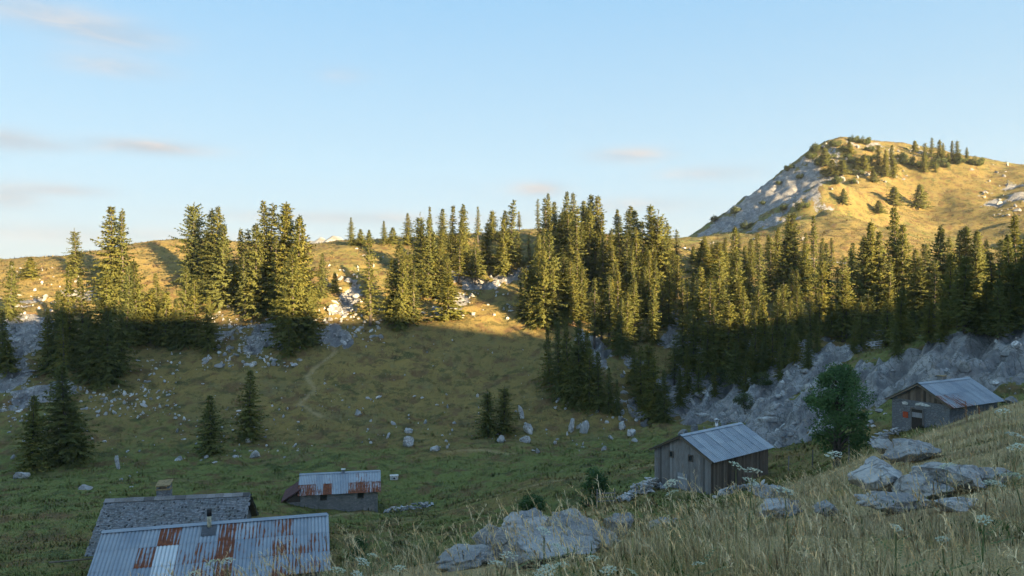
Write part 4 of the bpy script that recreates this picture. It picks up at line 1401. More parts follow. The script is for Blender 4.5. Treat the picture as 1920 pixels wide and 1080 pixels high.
while rx < SL/2-.05:                       # ridge boards, end to end
    w = min(random.uniform(.5, .75), SL/2-rx)
    for s in (-1, 1):
        d = Vector((0, s*math.cos(SP), -math.sin(SP))); nrm = Vector((0, s*math.sin(SP), math.cos(SP)))
        MB().obox(Vector((rx+w/2, 0, 5.2))+d*.13+nrm*(.045+.004*(i % 2)+(.006 if s > 0 else 0)), (w/2-.006, 0, 0), d*.16, nrm*.012).build('ridge_board', M_PLANK, roof2)
    rx += w; i += 1
# stone chimney with its slab on two stones
cx = -SL/2+3.6; cy = .5
ch = MB().box(cx-.42, cx+.42, cy-.35, cy+.35, 4.4, 5.62).build('chimney', M_STONEWALL2, h2)
MB().box(cx-.46, cx+.46, cy-.39, cy+.39, 5.621, 5.72).build('collar', M_SLAB, ch)
for s in (-1, 1):
    MB().box(cx+s*.32-.09, cx+s*.32+.09, cy-.28, cy+.28, 5.721, 5.95).build('support_stone', M_STONEWALL2, ch)
mb = MB(); mb.obox((cx, cy, 6.02), (.47, 0, .02), (0, .42, .10), (0, -.008, .04)); mb.build('cap_slab', M_SLAB, ch)
# rafter ends / rail at the left eave
MB().tube([(-SL/2-2.2, -3.1, 2.25), (-SL/2+.6, -3.3, 2.42)], [.06, .06], 7).build('eave_pole', M_BEAM, h2)
MB().box(-SL/2+.55, -SL/2+.72, -3.15, -2.98, -1.2, 2.5).build('corner_post', M_PLANKD, h2)

# ---- 3  small stone hut in the valley
L3 = 8.1; P3 = math.radians(30); R3 = 2.6
h3 = hut_root('stone_hut', (-L3/2, 0, 4.0), W3(562, 889, 76.5), 79, 'small stone hut on the valley floor with rust-edged tin roof and red lean-to')
he3 = 4.0-2.25*math.tan(P3)-.12
gable_walls(h3, L3-.5, 4.5, he3, 4.0-.14, M_STONEWALL, z0=-1.5)
def r3(s, i, j):
    if j == 0: return [.12,.25,.05,.35,.10,.05,.30,.50,.35,.30][i]
    return [.66,.72,.45,.85,.30,.35,.70,.75,.62,.70][i]
sheet_roof(h3, L3, R3, P3, 4.0, 10, 2, .16, .016, r3, lambda s, i, j: random.uniform(.1, .4))
for x in (-1.55, 2.1):
    window(h3, (x, -2.252, he3-.45), (1, 0, 0), .5, .45, (0, -1, 0), M_PLANKD)
f3 = MB().box(.15, .45, -.15, .15, 3.7, 4.28).build('chimney', M_STONEWALL2, h3)
MB().box(.08, .52, -.2, .2, 4.282, 4.34).build('chimney_cap', M_WHITE, f3)
MB().box(L3/2-1.6, L3/2-.7, 2.252, 2.29, -.3, 1.6).build('door', M_DOOR, h3)
# lean-to on the left gable
lt = MB()
xa, xb = -L3/2+.25, -L3/2-1.55
lt.box(xb+.2, xa-.003, -2.1, 1.9, -1.5, 1.75)
lt.build('lean_to_wall', M_STONEWALL, h3)
lr = MB()
lr.add([(xa-.02,-2.55,3.0),(xa-.02,2.3,3.0),(xb-.1,2.3,1.80),(xb-.1,-2.55,1.80),(xa-.02,-2.55,3.06),(xa-.02,2.3,3.06),(xb-.1,2.3,1.86),(xb-.1,-2.55,1.86)],
       [(0,1,2,3),(7,6,5,4),(0,3,7,4),(1,5,6,2),(2,6,7,3),(0,4,5,1)])
lro = lr.build('lean_to_roof', M_REDROOF, h3)
for k in range(9):
    y = -2.5+k*.59
    MB().obox(((xa+xb)/2-.06, y, 2.455), ((xa-xb)/2+.03, 0, .60), (0, .02, 0), (-.6*.02, 0, (xa-xb)/2*.02)).build('seam', M_REDROOF, lro)
gf = MB()
for (y0, y1, za, zb) in ((-2.1,-2.05,0,0),):
    gf.add([(xb+.2,-2.102,1.72),(xa-.004,-2.102,1.72),(xa-.004,-2.102,2.95)], [(0,1,2)])
gf.add([(xb+.2,-2.05,1.72),(xa-.004,-2.05,1.72),(xa-.004,-2.05,2.95)], [(2,1,0)])
gf.build('lean_to_gable', M_PLANKD, h3)

# ---- 4  plank hut
L4 = 7.6; W4 = 5.2; P4 = math.radians(27); he4 = 2.75
R4 = W4/2+.35; zr4 = he4+W4/2*math.tan(P4)+.14
an = W3(1337, 867, 54.0)
h4 = hut_root('plank_hut', (-L4/2-.25, -R4, zr4-R4*math.tan(P4)), an, 50, 'grey plank hut with bright corrugated roof and steel flue')
gable_walls(h4, L4, W4, he4, zr4-.16, M_PLANKD, .12, -1.6)
sheet_roof(h4, L4+.5, R4, P4, zr4, 9, 2, .21, .028, lambda s, i, j: random.choice([.0, .05, .12, .22]), lambda s, i, j: random.uniform(.15, .35))
# vertical boards on the four sides
def boards(fixed, axis, a, b, zt, sgn, wmean=.21):
    u = a
    while u < b-.03:
        w = min(random.uniform(wmean*.75, wmean*1.3), b-u)
        t = .022+random.uniform(0, .012)
        z1 = min(zt(u+.01), zt(u+w-.01))
        lo = -1.55+random.uniform(0, .06)
        q = fixed+sgn*.002
        mb = MB()
        za, zb = zt(u)-.01, zt(u+w)-.01
        if axis == 'x':
            pts = [(u+.004, q, lo), (u+w-.004, q, lo), (u+w-.004, q, zb), (u+.004, q, za)]
            mb.prism([Vector(p) for p in pts], (0, 0, 0), (0, sgn*t, 0))
        else:
            pts = [(q, u+.004, lo), (q, u+w-.004, lo), (q, u+w-.004, zb), (q, u+.004, za)]
            mb.prism([Vector(p) for p in pts], (0, 0, 0), (sgn*t, 0, 0))
        mb.build('plank', M_PLANK if not (axis == 'x' and sgn < 0) else M_PLANKB, h4)
        u += w
M_PLANKB = wood_mat('brown weathered planks', (.22, .175, .135), (.13, .10, .08))
gt = lambda y: zr4-.19-abs(y)*math.tan(P4)
boards(-L4/2, 'y', -W4/2, W4/2, gt, -1)
boards(L4/2, 'y', -W4/2, W4/2, gt, 1)
boards(-W4/2, 'x', -L4/2, L4/2, lambda x: he4-.03, -1, .26)
boards(W4/2, 'x', -L4/2, L4/2, lambda x: he4-.03, 1, .26)
for y in (.95, -.85):
    window(h4, (-L4/2-.04, y, 2.62), (0, 1, 0), .26, .34, (-1, 0, 0), M_PLANKD)
dr = MB().box(-L4/2-.085, -L4/2-.045, -.55, .35, -.9, 1.35).build('door', M_DOOR, h4)
for z in (-.5, .25, 1.0):
    MB().box(-L4/2-.112, -L4/2-.087, -.52, .32, z-.06, z+.06).build('batten', M_WHITE if z > .9 else M_PLANK, dr)
MB().tube([(-L4/2-.15, .22, .2), (-L4/2-.09, .22, .2)], [.03, .03], 8).build('handle', M_BLACKM, dr)
for s in (-1, 1):     # barge boards
    d = Vector((0, s*math.cos(P4), -math.sin(P4))); nrm = Vector((0, s*math.sin(P4), math.cos(P4)))
    MB().obox(Vector((-L4/2-.27, 0, zr4))+d*(R4/math.cos(P4)/2+.01*s)-nrm*.09, (.02, 0, 0), d*(R4/math.cos(P4)/2-.02), nrm*.075).build('barge_board', M_BEAM, h4)
ff = MB().tube([(1.15, .35, zr4-.4), (1.15, .35, zr4+.42)], [.12, .12], 12).build('flue', M_STEEL, h4, True)
MB().tube([(1.15, .35, zr4+.421), (1.15, .35, zr4+.46)], [.19, .19], 12).build('flue_collar', M_STEEL, ff, True)
MB().tube([(1.15, .35, zr4+.54), (1.15, .35, zr4+.58), (1.15, .35, zr4+.68)], [.22, .22, .03], 12).build('flue_cowl', M_STEEL, ff, True)
MB().tube([(1.15, .35, zr4+.461), (1.15, .35, zr4+.539)], [.10, .10], 12).build('flue_neck', M_BLACKM, ff, True)

# ---- 5  right-hand hut
L5 = 6.9; W5 = 4.8; P5 = math.radians(30); he5 = 2.25
R5 = W5/2+.4; zr5 = he5+W5/2*math.tan(P5)+.14
h5 = hut_root('gabled_hut', (-L5/2-.3, -R5, zr5-R5*math.tan(P5)), W3(1786, 765, 58.0), 60, 'right-hand hut on the bench with stone gable, plaques and rusting tin roof')
gable_walls(h5, L5, W5, he5, zr5-.16, M_STONEWALL2, .4, -1.2)
def r5(s, i, j): return ([.20,.30,.25,.1,.05,.1,.05,.02] if j == 0 else [.55,.62,.52,.30,.10,.15,.1,.05])[i]
sheet_roof(h5, L5+.6, R5, P5, zr5, 8, 2, .17, .016, r5, lambda s, i, j: random.uniform(.0, .25))
gz = he5+.05
gb = MB()
y = -W5/2+.1
while y < W5/2-.1:                        # boards of the upper gable
    w = min(.22, W5/2-.1-y)
    zt = lambda q: zr5-.24-abs(q)*math.tan(P5)
    za, zb = zt(y), zt(y+w)
    if min(za, zb) > gz+.03:
        MB().prism([Vector(p) for p in [(-L5/2-.004, y+.004, gz), (-L5/2-.004, y+w-.004, gz), (-L5/2-.004, y+w-.004, zb), (-L5/2-.004, y+.004, za)]], (0, 0, 0), (-.03, 0, 0)).build('gable_board', M_PLANKB, h5)
    y += w
for s in (-1, 1):
    d = Vector((0, s*math.cos(P5), -math.sin(P5))); nrm = Vector((0, s*math.sin(P5), math.cos(P5)))
    MB().obox(Vector((-L5/2-.32, 0, zr5))+d*(R5/math.cos(P5)/2+.01*s)-nrm*.09, (.02, 0, 0), d*(R5/math.cos(P5)/2-.02), nrm*.07).build('barge_board', M_BEAM, h5)
d5 = MB().box(-L5/2-.05, -L5/2-.004, -.25, .65, -.4, 1.6).build('door', M_PLANKD, h5)
MB().box(-L5/2-.075, -L5/2-.052, -.22, .62, .95, 1.35).build('door_panel', M_DOOR, d5)
MB().tube([(-L5/2-.10, -.12, .65), (-L5/2-.052, -.12, .65)], [.03, .03], 8).build('handle', M_BLACKM, d5)
fr5 = MB()
fr5.box(-L5/2-.07, -L5/2-.003, -.36, -.253, -.4, 1.72); fr5.box(-L5/2-.07, -L5/2-.003, .653, .76, -.4, 1.72); fr5.box(-L5/2-.071, -L5/2-.003, -.253, .653, 1.603, 1.72)
fr5.build('door_frame', M_PLANK, h5)
c5 = MB().box(-.15, .35, .05, .5, zr5-.5, zr5+.32).build('chimney', M_STONEWALL, h5)
MB().box(-.22, .42, -.02, .57, zr5+.322, zr5+.38).build('chimney_cap', M_SLAB, c5)
# carved sign boards, red notice
sg = MB()
sg.prism([Vector(p) for p in [(-L5/2-.01,-.95,2.02),(-L5/2-.01,-.55,1.93),(-L5/2-.01,-.05,1.98),(-L5/2-.01,.35,1.92),(-L5/2-.01,.30,2.10),(-L5/2-.01,-.1,2.22),(-L5/2-.01,-.6,2.14)]], (0,0,0), (-.05,0,0))
tag(sg.build('plaque', M_WHITE, h5), 'long white curved plaque above the door')
sg = MB()
sg.prism([Vector(p) for p in [(-L5/2-.01,1.02,1.88),(-L5/2-.01,1.42,1.86),(-L5/2-.01,1.50,2.06),(-L5/2-.01,1.2,2.14),(-L5/2-.01,.98,2.04)]], (0,0,0), (-.05,0,0))
tag(sg.build('plaque', M_WHITE, h5), 'small white plaque left of the long one')
tag(MB().box(-L5/2-.04, -L5/2-.005, .98, 1.42, .78, 1.28).build('notice_board', M_ORANGE, h5), 'orange red notice left of the door')
# dark lean-to at the far end
le = MB().box(L5/2+.003, L5/2+1.2, -1.6, 1.8, -.8, 1.7).build('annex', M_PLANKD, h5)
an5 = MB(); an5.obox((L5/2+.75, -.05, 2.05), (.85, 0, -.22), (0, 2.2, 0), (.008, 0, .03)); an5.build('annex_roof', M_PLANKD, le)
MB().obox((L5/2+1.5, -1.6, 1.95), (.5, 0, -.16), (0, .06, 0), (.01, 0, .05)).build('rafter_end', M_BEAM, le)

# ---- 6  little shed behind the plank hut
p6 = W3(1300, 838, 78)
h6 = empty('shed', (p6[0], p6[1], float(height(p6[0], p6[1])[0])), math.radians(30))
tag(h6, 'little brown shed with a stone chimney half hidden behind the plank hut', 'hut')
zt6 = (540-812)/F*78-h6.location.z
gable_walls(h6, 3.0, 2.4, zt6-.9, zt6-.05, M_PLANKB, .15, -.5)
rf = MB()
for s in (-1, 1):
    d = Vector((0, s*.82, -.57)); nrm = Vector((0, s*.57, .82))
    rf.obox(Vector((0, 0, zt6+.02))+d*.82, (1.65, 0, 0), d*.84, nrm*.03)
rf.build('roof', M_PLANKB, h6)
MB().box(.2, .75, .1, .6, zt6-.6, zt6+.75).build('chimney', M_STONEWALL2, h6)

# ------------------------------------------------------------------ small things on the valley floor
def ground_pt(px, py, d):
    x = (px-960)/F*d
    return Vector((x, d, float(height(x, d)[0])))
wb = empty('white_box', tuple(ground_pt(739, 899, 88)), .2)
MB().box(-.45, .45, -.3, .3, 0, .45).build('tank', M_WHITE, wb)
MB().box(-.5, .5, -.35, .35, .452, .52).build('lid', M_WHITE, wb)
MB().box(-.12, .12, -.315, -.302, .12, .3).build('hatch', M_BLACKM, wb)
tag(wb, 'small white box with a dark hatch standing on the meadow right of the stone hut', 'box')
fe = empty('pasture_gate', tuple(ground_pt(1136, 950, 58)), .1)
for x in (-.72, .68):
    MB().tube([(x, 0, -.4), (x+.03, 0, 1.25)], [.06, .05], 8).build('post', M_PLANK, fe)
for z in (.35, .65, .95):
    MB().obox((0, -.08, z), (.74, 0, .01), (0, .018, 0), (0, 0, .045)).build('rail', M_PLANK, fe)
tag(fe, 'low wooden gate with two pale posts under the little round tree', 'gate')
for px, py, d, hgt, lab in ((1591, 858, 46, 1.9, 'thin grey fence post right of the leafy tree trunk'),
                            (1523, 862, 56, 1.3, 'thin grey fence post left of the leafy tree'),
                            (1478, 862, 58, 1.2, 'thin grey fence post just right of the plank hut')):
    p = ground_pt(px, py, d)
    o = MB().tube([(0, 0, -.4), (.03, 0, hgt*.6), (.05, .02, hgt)], [.055, .05, .045], 8).build('fence_post', M_PLANK)
    o.location = p
    tag(o, lab, 'post', 'fence posts')

# ------------------------------------------------------------------ grass and flowers
def blade_mesh(name, P, hgt, wid, az, lean, tint, seg=3, curl=1.0):
    """curved tapering blades; arrays of length n"""
    n = len(P)
    dx, dy = np.cos(az), np.sin(az)
    sx, sy = -dy, dx
    fl = np.ones(n)
    sx, sy = sx*fl, sy*fl
    rows = []
    for k in range(seg+1):
        t = k/seg
        out = lean*hgt*(t**(1.3+curl*.7))
        up = hgt*(t-.28*np.minimum(lean, 1.4)*t**2.2)
        c = P+np.stack([dx*out, dy*out, up], 1)
        w = wid*(1-t)**.7*.5 if k < seg else np.zeros(n)
        if k < seg:
            rows.append(c+np.stack([sx*w, sy*w, np.zeros(n)], 1)); rows.append(c-np.stack([sx*w, sy*w, np.zeros(n)], 1))
        else:
            rows.append(c)
    m = len(rows)
    v = np.stack(rows, 1).reshape(-1, 3)
    b = (np.arange(n)*m)[:, None]
    f = []
    for k in range(seg-1):
        f.append(b+np.array([[2*k, 2*k+1, 2*k+3]])); f.append(b+np.array([[2*k, 2*k+3, 2*k+2]]))
    f.append(b+np.array([[2*seg-2, 2*seg-1, 2*seg]]))
    f = np.concatenate(f, 0)
    me = mesh_np(name, v, f, M_BLADE)
    vcol(me, 'tint', np.repeat(tint, m, 0))
    e = .8
    gx_ = (height(P[:, 0]+e, P[:, 1])-height(P[:, 0]-e, P[:, 1]))/(2*e); gy_ = (height(P[:, 0], P[:, 1]+e)-height(P[:, 0], P[:, 1]-e))/(2*e)
    tn = unit(np.stack([-gx_, -gy_, np.ones(n)], 1))
    nn = unit(tn+np.stack([-dx, -dy, np.zeros(n)], 1)*.25+np.random.default_rng(3).normal(0, .22, (n, 3)))
    at_ = me.attributes.new('sward_normal', 'FLOAT_VECTOR', 'POINT')
    at_.data.foreach_set('vector', np.repeat(nn, m, 0).astype(np.float32).ravel())
    return me

g = np.random.default_rng(77)
STRAW = np.array([.82, .60, .31]); PALE = np.array([.88, .72, .44]); GREEN = np.array([.24, .27, .09]); BROWN = np.array([.40, .28, .17]); OLIVE = np.array([.56, .44, .21])
def tints(n, x, y, wg):
    """straw, olive and green blades; wg raises the share of green"""
    u = g.random(n)+wg*.55+.30*fbm(x/1.6, y/1.6, 61, 3)
    t = np.empty((n, 3))
    t[:] = STRAW
    t[u < .25] = PALE
    t[u > .72] = OLIVE
    t[u > 1.0] = GREEN
    b = (fbm(x/.9+9, y/.9, 63, 2) > .45) & (g.random(n) < .6)
    t[b] = BROWN
    return t*g.uniform(.7, 1.25, (n, 1))

# near meadow: what the camera stands in, thinning with distance
def scatter(n, d0, d1, pw, px0=-200, px1=2150):
    d = d0*(d1/d0)**(g.random(n)**pw)
    px = g.uniform(px0, px1, n)
    x = (px-960)/F*d
    y = d
    return x, y, d
x, y, d = scatter(84000, 2.6, 34, .85)
ex_ = g.uniform(1.5, 9.5, 16000); ey_ = g.uniform(-2.5, 5.5, 16000)      # the turf to the right of the tripod
kk = (ex_ > .75*ey_+.5)
x = np.concatenate([x, ex_[kk]]); y = np.concatenate([y, ey_[kk]]); d = np.hypot(x, y); d = np.where(y > 2.6, y, np.maximum(d, 2.6))
z = height(x, y)
rowpx = 540-z/d*F
colpx = 960+x/d*F
keep = (rowpx < 1300)
# none where the big boulders lie
BO = [o for o in bpy.data.objects if o.name.startswith('meadow_boulder')]
for o in BO:
    rx = max(abs(v.co.x) for v in o.data.vertices); ry = max(abs(v.co.y) for v in o.data.vertices)
    ex = np.hypot((x-o.location.x)/(rx*.9), (y-o.location.y)/(ry*.95)) < 1
    ex |= (np.abs(x-o.location.x*d/o.location.y) < rx*.8) & (y < o.location.y) & (y > o.location.y-ry-.9) & (g.random(len(x)) < .7)
    keep &= ~ex
x, y, d, z = x[keep], y[keep], d[keep], z[keep]
n = len(x)
lush = fbm(x/2.6, y/2.6, 81, 3)
tall = .12+.12*sstep(-.5, .6, fbm(x/1.8, y/1.8, 83, 3))
hgt = tall*g.uniform(.45, 1.6, n)
wid = np.maximum(.003, d*.00055)*g.uniform(.7, 1.5, n)
me = blade_mesh('meadow_grass', np.stack([x, y, z-.03], 1), hgt, wid, g.normal(2.4, 1.5, n), np.abs(g.normal(.35, .35, n)), tints(n, x, y, .45*sstep(.0, .5, lush)+.25*sstep(8, 3.5, d)-.1), 3)
tag(obj('meadow_grass', me), 'long dry straw-coloured grass of the foreground meadow', 'grass', kind='stuff')

# seed stalks: thin bent culms with a feathery head
x, y, d = scatter(3600, 2.8, 26, .8)
z = height(x, y)
pk = (fbm(x/2.2, y/2.2, 85, 2) > -.15)
x, y, d, z = x[pk], y[pk], d[pk], z[pk]
n = len(x)
az = g.normal(2.7, .9, n); ln = g.uniform(.26, .62, n); lean = np.abs(g.normal(.38, .22, n))
wid = np.maximum(.003, d*.00042)
P = np.stack([x, y, z-.02], 1)
col = np.where(g.random((n, 1)) < .5, STRAW, PALE)*g.uniform(.85, 1.2, (n, 1))
st = blade_mesh('seed_stalks', P, ln, wid, az, lean, col, 5, 1.2)
tag(obj('seed_stalks', st), 'thin straw stalks carrying feathery seed heads above the meadow', 'grass', kind='stuff')
hp = []; ha = []; hl = []; hw = []; hc = []; hd = []
for k in range(14):
    t = .74+.26*k/13
    out = lean*ln*(t**(1.3+1.2*.7)); up = ln*(t-.28*np.minimum(lean, 1.4)*t**2.2)
    hp.append(P+np.stack([np.cos(az)*out, np.sin(az)*out, up], 1))
    ha.append(az+g.normal(0, .9, n)); hl.append(g.uniform(.022, .05, n)*(1.25-.6*k/13)); hw.append(np.maximum(.006, d*.00075)*g.uniform(.7, 1.2, n)); hc.append(col*np.array([1.05, .98, .92])); hd.append(np.abs(g.normal(.9, .4, n)))
hm = blade_mesh('seed_heads', np.concatenate(hp), np.concatenate(hl), np.concatenate(hw), np.concatenate(ha), np.concatenate(hd), np.concatenate(hc), 2)
tag(obj('seed_heads', hm), 'feathery nodding seed heads on the straw stalks', 'grass', kind='stuff')

# low green herbs and dwarf shrubs between the grass
x, y, d = scatter(26000, 2.8, 20, .8)
hb = (fbm(x/1.5+4, y/1.5, 91, 3) > .32)
x, y, d = x[hb], y[hb], d[hb]; z = height(x, y); n = len(x)
az = g.uniform(0, 6.28, n)
col = np.where(g.random((n, 1)) < .75, np.array([.060, .105, .030]), np.array([.12, .15, .05]))*g.uniform(.7, 1.3, (n, 1))
hm = blade_mesh('meadow_herbs', np.stack([x, y, z], 1)+np.stack([g.normal(0, .05, n), g.normal(0, .05, n), g.uniform(.01, .13, n)], 1), g.uniform(.03, .075, n), np.maximum(.010, d*.0014)*g.uniform(.7, 1.3, n), az, g.uniform(.5, 1.6, n), col, 2)
tag(obj('meadow_herbs', hm), 'patches of low green herbs and dwarf shrubs between the dry grass', 'plants', kind='stuff')

# the short rough sward of the valley and the far slopes
N = 220000
d = 34*(390/34)**g.random(N)
px = g.uniform(-100, 2020, N)
x = (px-960)/F*d; y = d
rm, _ = rock_mask(x, y)
k = (rm < .4) & ((d < 215) | (x > 60))
x, y, d = x[k], y[k], d[k]; z = height(x, y); n = len(x)
dryness = blob(DRY_AT, x, y)
u = g.random(n)*.9+dryness*1.1*np.where(d > 215, .45, 1)+.5*fbm(x/9, y/9, 101, 3)+.35*sstep(100, 130, y)-.18*((y > 55) & (y < 98))
col = np.empty((n, 3)); col[:] = (.180, .208, .062)
col[u > .55] = (.215, .19, .068); col[u > .85] = (.25, .19, .075); col[u > 1.15] = (.34, .25, .10)
brn = (fbm(x/5, y/5, 107, 3) > .2) & (g.random(n) < .75*sstep(96, 116, y)); col[brn] = (.16, .10, .055)
col *= g.uniform(.85, 1.2, (n, 1))
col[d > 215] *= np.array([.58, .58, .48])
s = d/100
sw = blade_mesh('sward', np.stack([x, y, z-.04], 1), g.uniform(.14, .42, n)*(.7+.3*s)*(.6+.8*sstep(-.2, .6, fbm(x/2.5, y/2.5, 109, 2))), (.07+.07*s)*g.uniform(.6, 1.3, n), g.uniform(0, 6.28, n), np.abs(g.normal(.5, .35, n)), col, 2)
tag(obj('sward', sw), 'rough short grass of the valley floor and the slopes beyond', 'grass', kind='stuff')

# white umbel flowers
M_UMBEL = leaf_mat('umbel florets', [(.58, .62, .48), (.66, .68, .58), (.50, .56, .36)], .25, .5)
M_STEM = leaf_mat('flower stem', [(.12, .16, .06), (.16, .19, .08), (.20, .19, .10)], .1, .5)
def umbel_head(seed, R):
    r = np.random.default_rng(seed)
    mb = MB(); vs = []; 
    ray = MB()
    for k in range(17):
        a = k*2.399; q = math.sqrt((k+.5)/17)*R
        c = Vector((q*math.cos(a), q*math.sin(a), .35*R*(1-(q/R)**2)))
        ray.tube([(0, 0, -.75*R), tuple(c)], [.0018, .0012], 3, False)
        for m in range(9):
            b = m*2.399; w = .17*R*math.sqrt((m+.5)/9)
            e = c+Vector((w*math.cos(b), w*math.sin(b), .05*R*r.normal()))
            s = .075*R*r.uniform(.8, 1.3)
            t0 = r.uniform(0, 6)
            n = Vector((r.normal(0, .35), r.normal(0, .35), 1)).normalized()
            u = n.orthogonal().normalized(); v = n.cross(u)
            mb.add([e+s*(math.cos(t0+i*1.2566)*u+math.sin(t0+i*1.2566)*v) for i in range(5)], [(0, 1, 2, 3, 4)])
    return mb.mesh('flower_head', M_UMBEL), ray.mesh('rays', M_STEM)
UH = [umbel_head(i, 1.0) for i in range(4)]
leafm = MB()
for k in range(5):
    a = k*1.3; b = Vector((0, 0, .08+.05*k))
    for j in range(7):
        t = .05+.035*j
        for s in (-1, 1):
            c = b+Vector((math.cos(a)*t, math.sin(a)*t, t*.35)); dd = Vector((math.cos(a+s*.9), math.sin(a+s*.9), .25))
            sd = Vector((-dd.y, dd.x, .2)).normalized()
            l = .05*(1-.07*j)
            leafm.add([c, c+dd*l*.5+sd*.012, c+dd*l, c+dd*l*.5-sd*.012], [(0, 1, 2, 3)])
leaf_me = leafm.mesh('leaves', M_STEM)
UMB = [(1380,874,.055),(1411,884,.06),(1564,853,.055),(1409,905,.06),(1472,922,.07),(1257,907,.05),(1261,925,.05),(1776,875,.06),(1902,895,.085),(1861,908,.07),(1767,1012,.05),
       (1143,1070,.06),(1111,1048,.05),(1902,817,.06),(1906,839,.06),(1880,772,.05),(1047,1028,.065),(953,1042,.06),(932,1058,.06),(1027,1067,.06),(1052,1061,.06),(1020,997,.05),(1017,1078,.07),
       (399,1056,.055),(425,1053,.05),(363,1077,.05),(680,1054,.05),(632,1070,.055),(670,1079,.05),(749,1066,.045),(698,1042,.04),(1186,1075,.05),(1310,1058,.045),(1845,975,.05),(1680,990,.045)]
UMB.sort()
for i, (px, py, R) in enumerate(UMB):
    ds = np.arange(3.3, 15, .05)
    gz = height((px-960)/F*ds, ds)
    over = (540-py)/F*ds-gz
    want = .26+.22*((i*37) % 10)/10
    ok = np.nonzero(over < want)[0]
    di = ok[0] if len(ok) else int(np.argmin(over))
    d = float(ds[di]); hs = max(.15, float(over[di]))
    x = (px-960)/F*d; z0 = float(gz[di])
    o = empty('umbel_flower', (x, d, z0), random.uniform(0, 6))
    bx, by = random.gauss(0, .05), random.gauss(0, .05)
    MB().tube([(bx, by, -.05), (bx*.4, by*.4, hs*.5), (0, 0, hs-.5*R)], [.006, .005, .0035], 6, False).build('stem', M_STEM, o, True)
    R2 = R*d/6.0*1.15
    hm, rm_ = UH[i % 4]
    hd_ = obj('flower_head', hm, o); hd_.location = (0, 0, hs); hd_.scale = (R2, R2, R2); hd_.rotation_euler = (random.gauss(0, .2), random.gauss(0, .2), random.uniform(0, 6))
    rd = obj('rays', rm_, hd_)
    lf = obj('leaves', leaf_me, o); lf.scale = (.5, .5, .8)
    tag(o, f'white umbel flower on a thin stem in the meadow, {ordinal(i+1)} from the left', 'flower', 'white umbels in the meadow')

# rusty dock stalks and a yellowing fern in the meadow
M_DOCK = leaf_mat('dock seeds', [(.36, .15, .055), (.44, .20, .07), (.28, .11, .05)], .2, .5)
M_FERN = leaf_mat('fern fronds', [(.30, .33, .07), (.38, .36, .09), (.22, .28, .06)], .3, .5)
rd_ = np.random.default_rng(5)
for px, py, hh, lab in ((1811, 752, .42, 'rusty brown dock stalk standing in front of the right-hand hut roof, the left one'),
                        (1836, 762, .34, 'rusty brown dock stalk in front of the right-hand hut roof, the right one')):
    ds = np.arange(4.0, 24, .1); gz = height((px-960)/F*ds, ds); over = (540-py)/F*ds-gz
    ok = np.nonzero(over < hh)[0]
    di = ok[0] if len(ok) else int(np.argmin(over))
    d = float(ds[di]); hs = max(.2, float(over[di]))
    o = empty('dock_stalk', ((px-960)/F*d, d, float(gz[di])))
    MB().tube([(0, 0, -.05), (.01, 0, hs*.6), (-.03, 0, hs)], [.006, .005, .003], 6, False).build('stem', M_DOCK, o, True)
    n = 260
    t = rd_.uniform(.45, 1.0, n); a = rd_.uniform(0, 6.283, n); r_ = .035*(1.25-t)*rd_.uniform(.2, 1, n)
    b = np.stack([np.cos(a)*r_-.03*(t-.6), np.sin(a)*r_, hs*t], 1)
    dv = unit(np.stack([np.cos(a), np.sin(a), rd_.normal(-.2, .5, n)], 1))
    v, q = leaf_quads(b, dv, np.full(n, .016), np.full(n, .013), unit(rd_.normal(0, 1, (n, 3))))
    obj('seed_head', mesh_np('seed_head', v, q, M_DOCK), o)
    tag(o, lab, 'plant', 'dock stalks in the meadow')
p = ray_ground(1140, 1010)
fo = empty('fern', p)
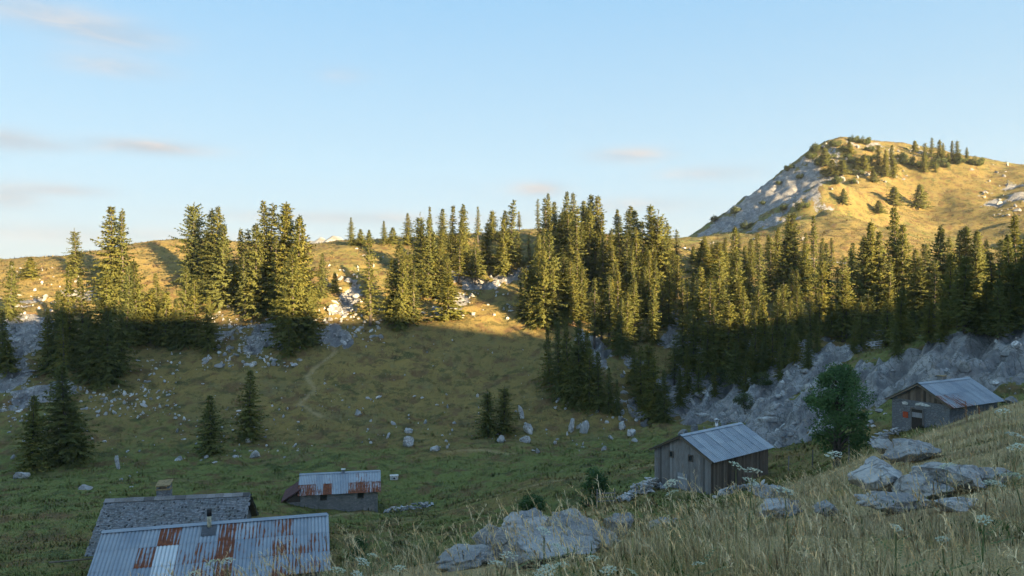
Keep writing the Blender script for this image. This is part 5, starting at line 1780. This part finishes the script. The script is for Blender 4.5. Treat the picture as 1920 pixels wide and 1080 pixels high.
for k in range(7):
    a = k*.9+.3; ln_ = random.uniform(.26, .40)
    mb = MB(); m = 16
    for j in range(m):
        t = (j+1)/m
        c = Vector((math.cos(a)*ln_*.45*t, math.sin(a)*ln_*.45*t, ln_*(t-.25*t*t)))
        w = .075*math.sin(math.pi*min(1, .15+t*.85))**.8+.006
        for s_ in (-1, 1):
            dd = Vector((math.cos(a+s_*1.25), math.sin(a+s_*1.25), .15)); f_ = Vector((math.cos(a), math.sin(a), 1)).normalized()
            mb.add([c, c+dd*w*.5+f_*.012, c+dd*w, c+dd*w*.5-f_*.010], [(0, 1, 2, 3)])
    mb.build('frond', M_FERN, fo)
tag(fo, 'small yellow-green fern beside the bottom centre outcrop', 'fern')

# ------------------------------------------------------------------ far mountains
mx = np.linspace(-1, 1, 160)
prof = [(470,470),(560,458),(585,452),(600,446),(612,449),(626,440),(640,447),(652,456),(700,462),(760,468),(860,474)]
DM = 3000.0
xs = np.linspace(470, 860, 180)
top = np.interp(xs, [p[0] for p in prof], [p[1] for p in prof])
rows = []
for k in range(26):
    t = k/25
    dd = DM-700*t
    X = (xs-960)/F*DM
    zt = (540-top)/F*DM
    Z = zt*(1-t)+(-70)*t
    nn = ridged(X/120+3, np.full_like(X, dd/160), 131, 4)-.5
    Z = Z+nn*60*math.sin(math.pi*min(1, t*1.3))*(t > 0)+(vnoise(X/26, X*0+1, 7)*8 if k == 0 else 0)
    rows.append(np.stack([X, np.full_like(X, dd), Z], 1))
back = rows[0].copy(); back[:, 1] += 500; back[:, 2] = -70
rows = [back]+rows
v = np.concatenate(rows); m = len(xs)
f = [(j*m+i, (j+1)*m+i, (j+1)*m+i+1, j*m+i+1) for j in range(len(rows)-1) for i in range(m-1)]
mm, nt, out = new_mat('far limestone')
geo = nt.n('ShaderNodeNewGeometry')
cc = nt.mix(nt.ramp(nt.noise(geo.outputs['Position'], .01, 5, .65), .4, .6), (.22, .19, .12), (.42, .40, .37))
principled(nt, out, cc, .95, .1)
tag(obj('mountain_range', mesh_np('mountain_range', v, f, mm)), kind='structure')

# the air between
hz, nt, out = new_mat('haze air')
pv = nt.n('ShaderNodeVolumePrincipled')
pv.inputs['Color'].default_value = (.85, .92, 1.0, 1)
pv.inputs['Density'].default_value = HAZE
pv.inputs['Anisotropy'].default_value = 0.2
nt.link(pv.outputs[0], out.inputs['Volume'])
hb = MB().box(-3700, 3700, -500, 3700, -96, 240).build('haze', hz)
tag(hb, kind='stuff')
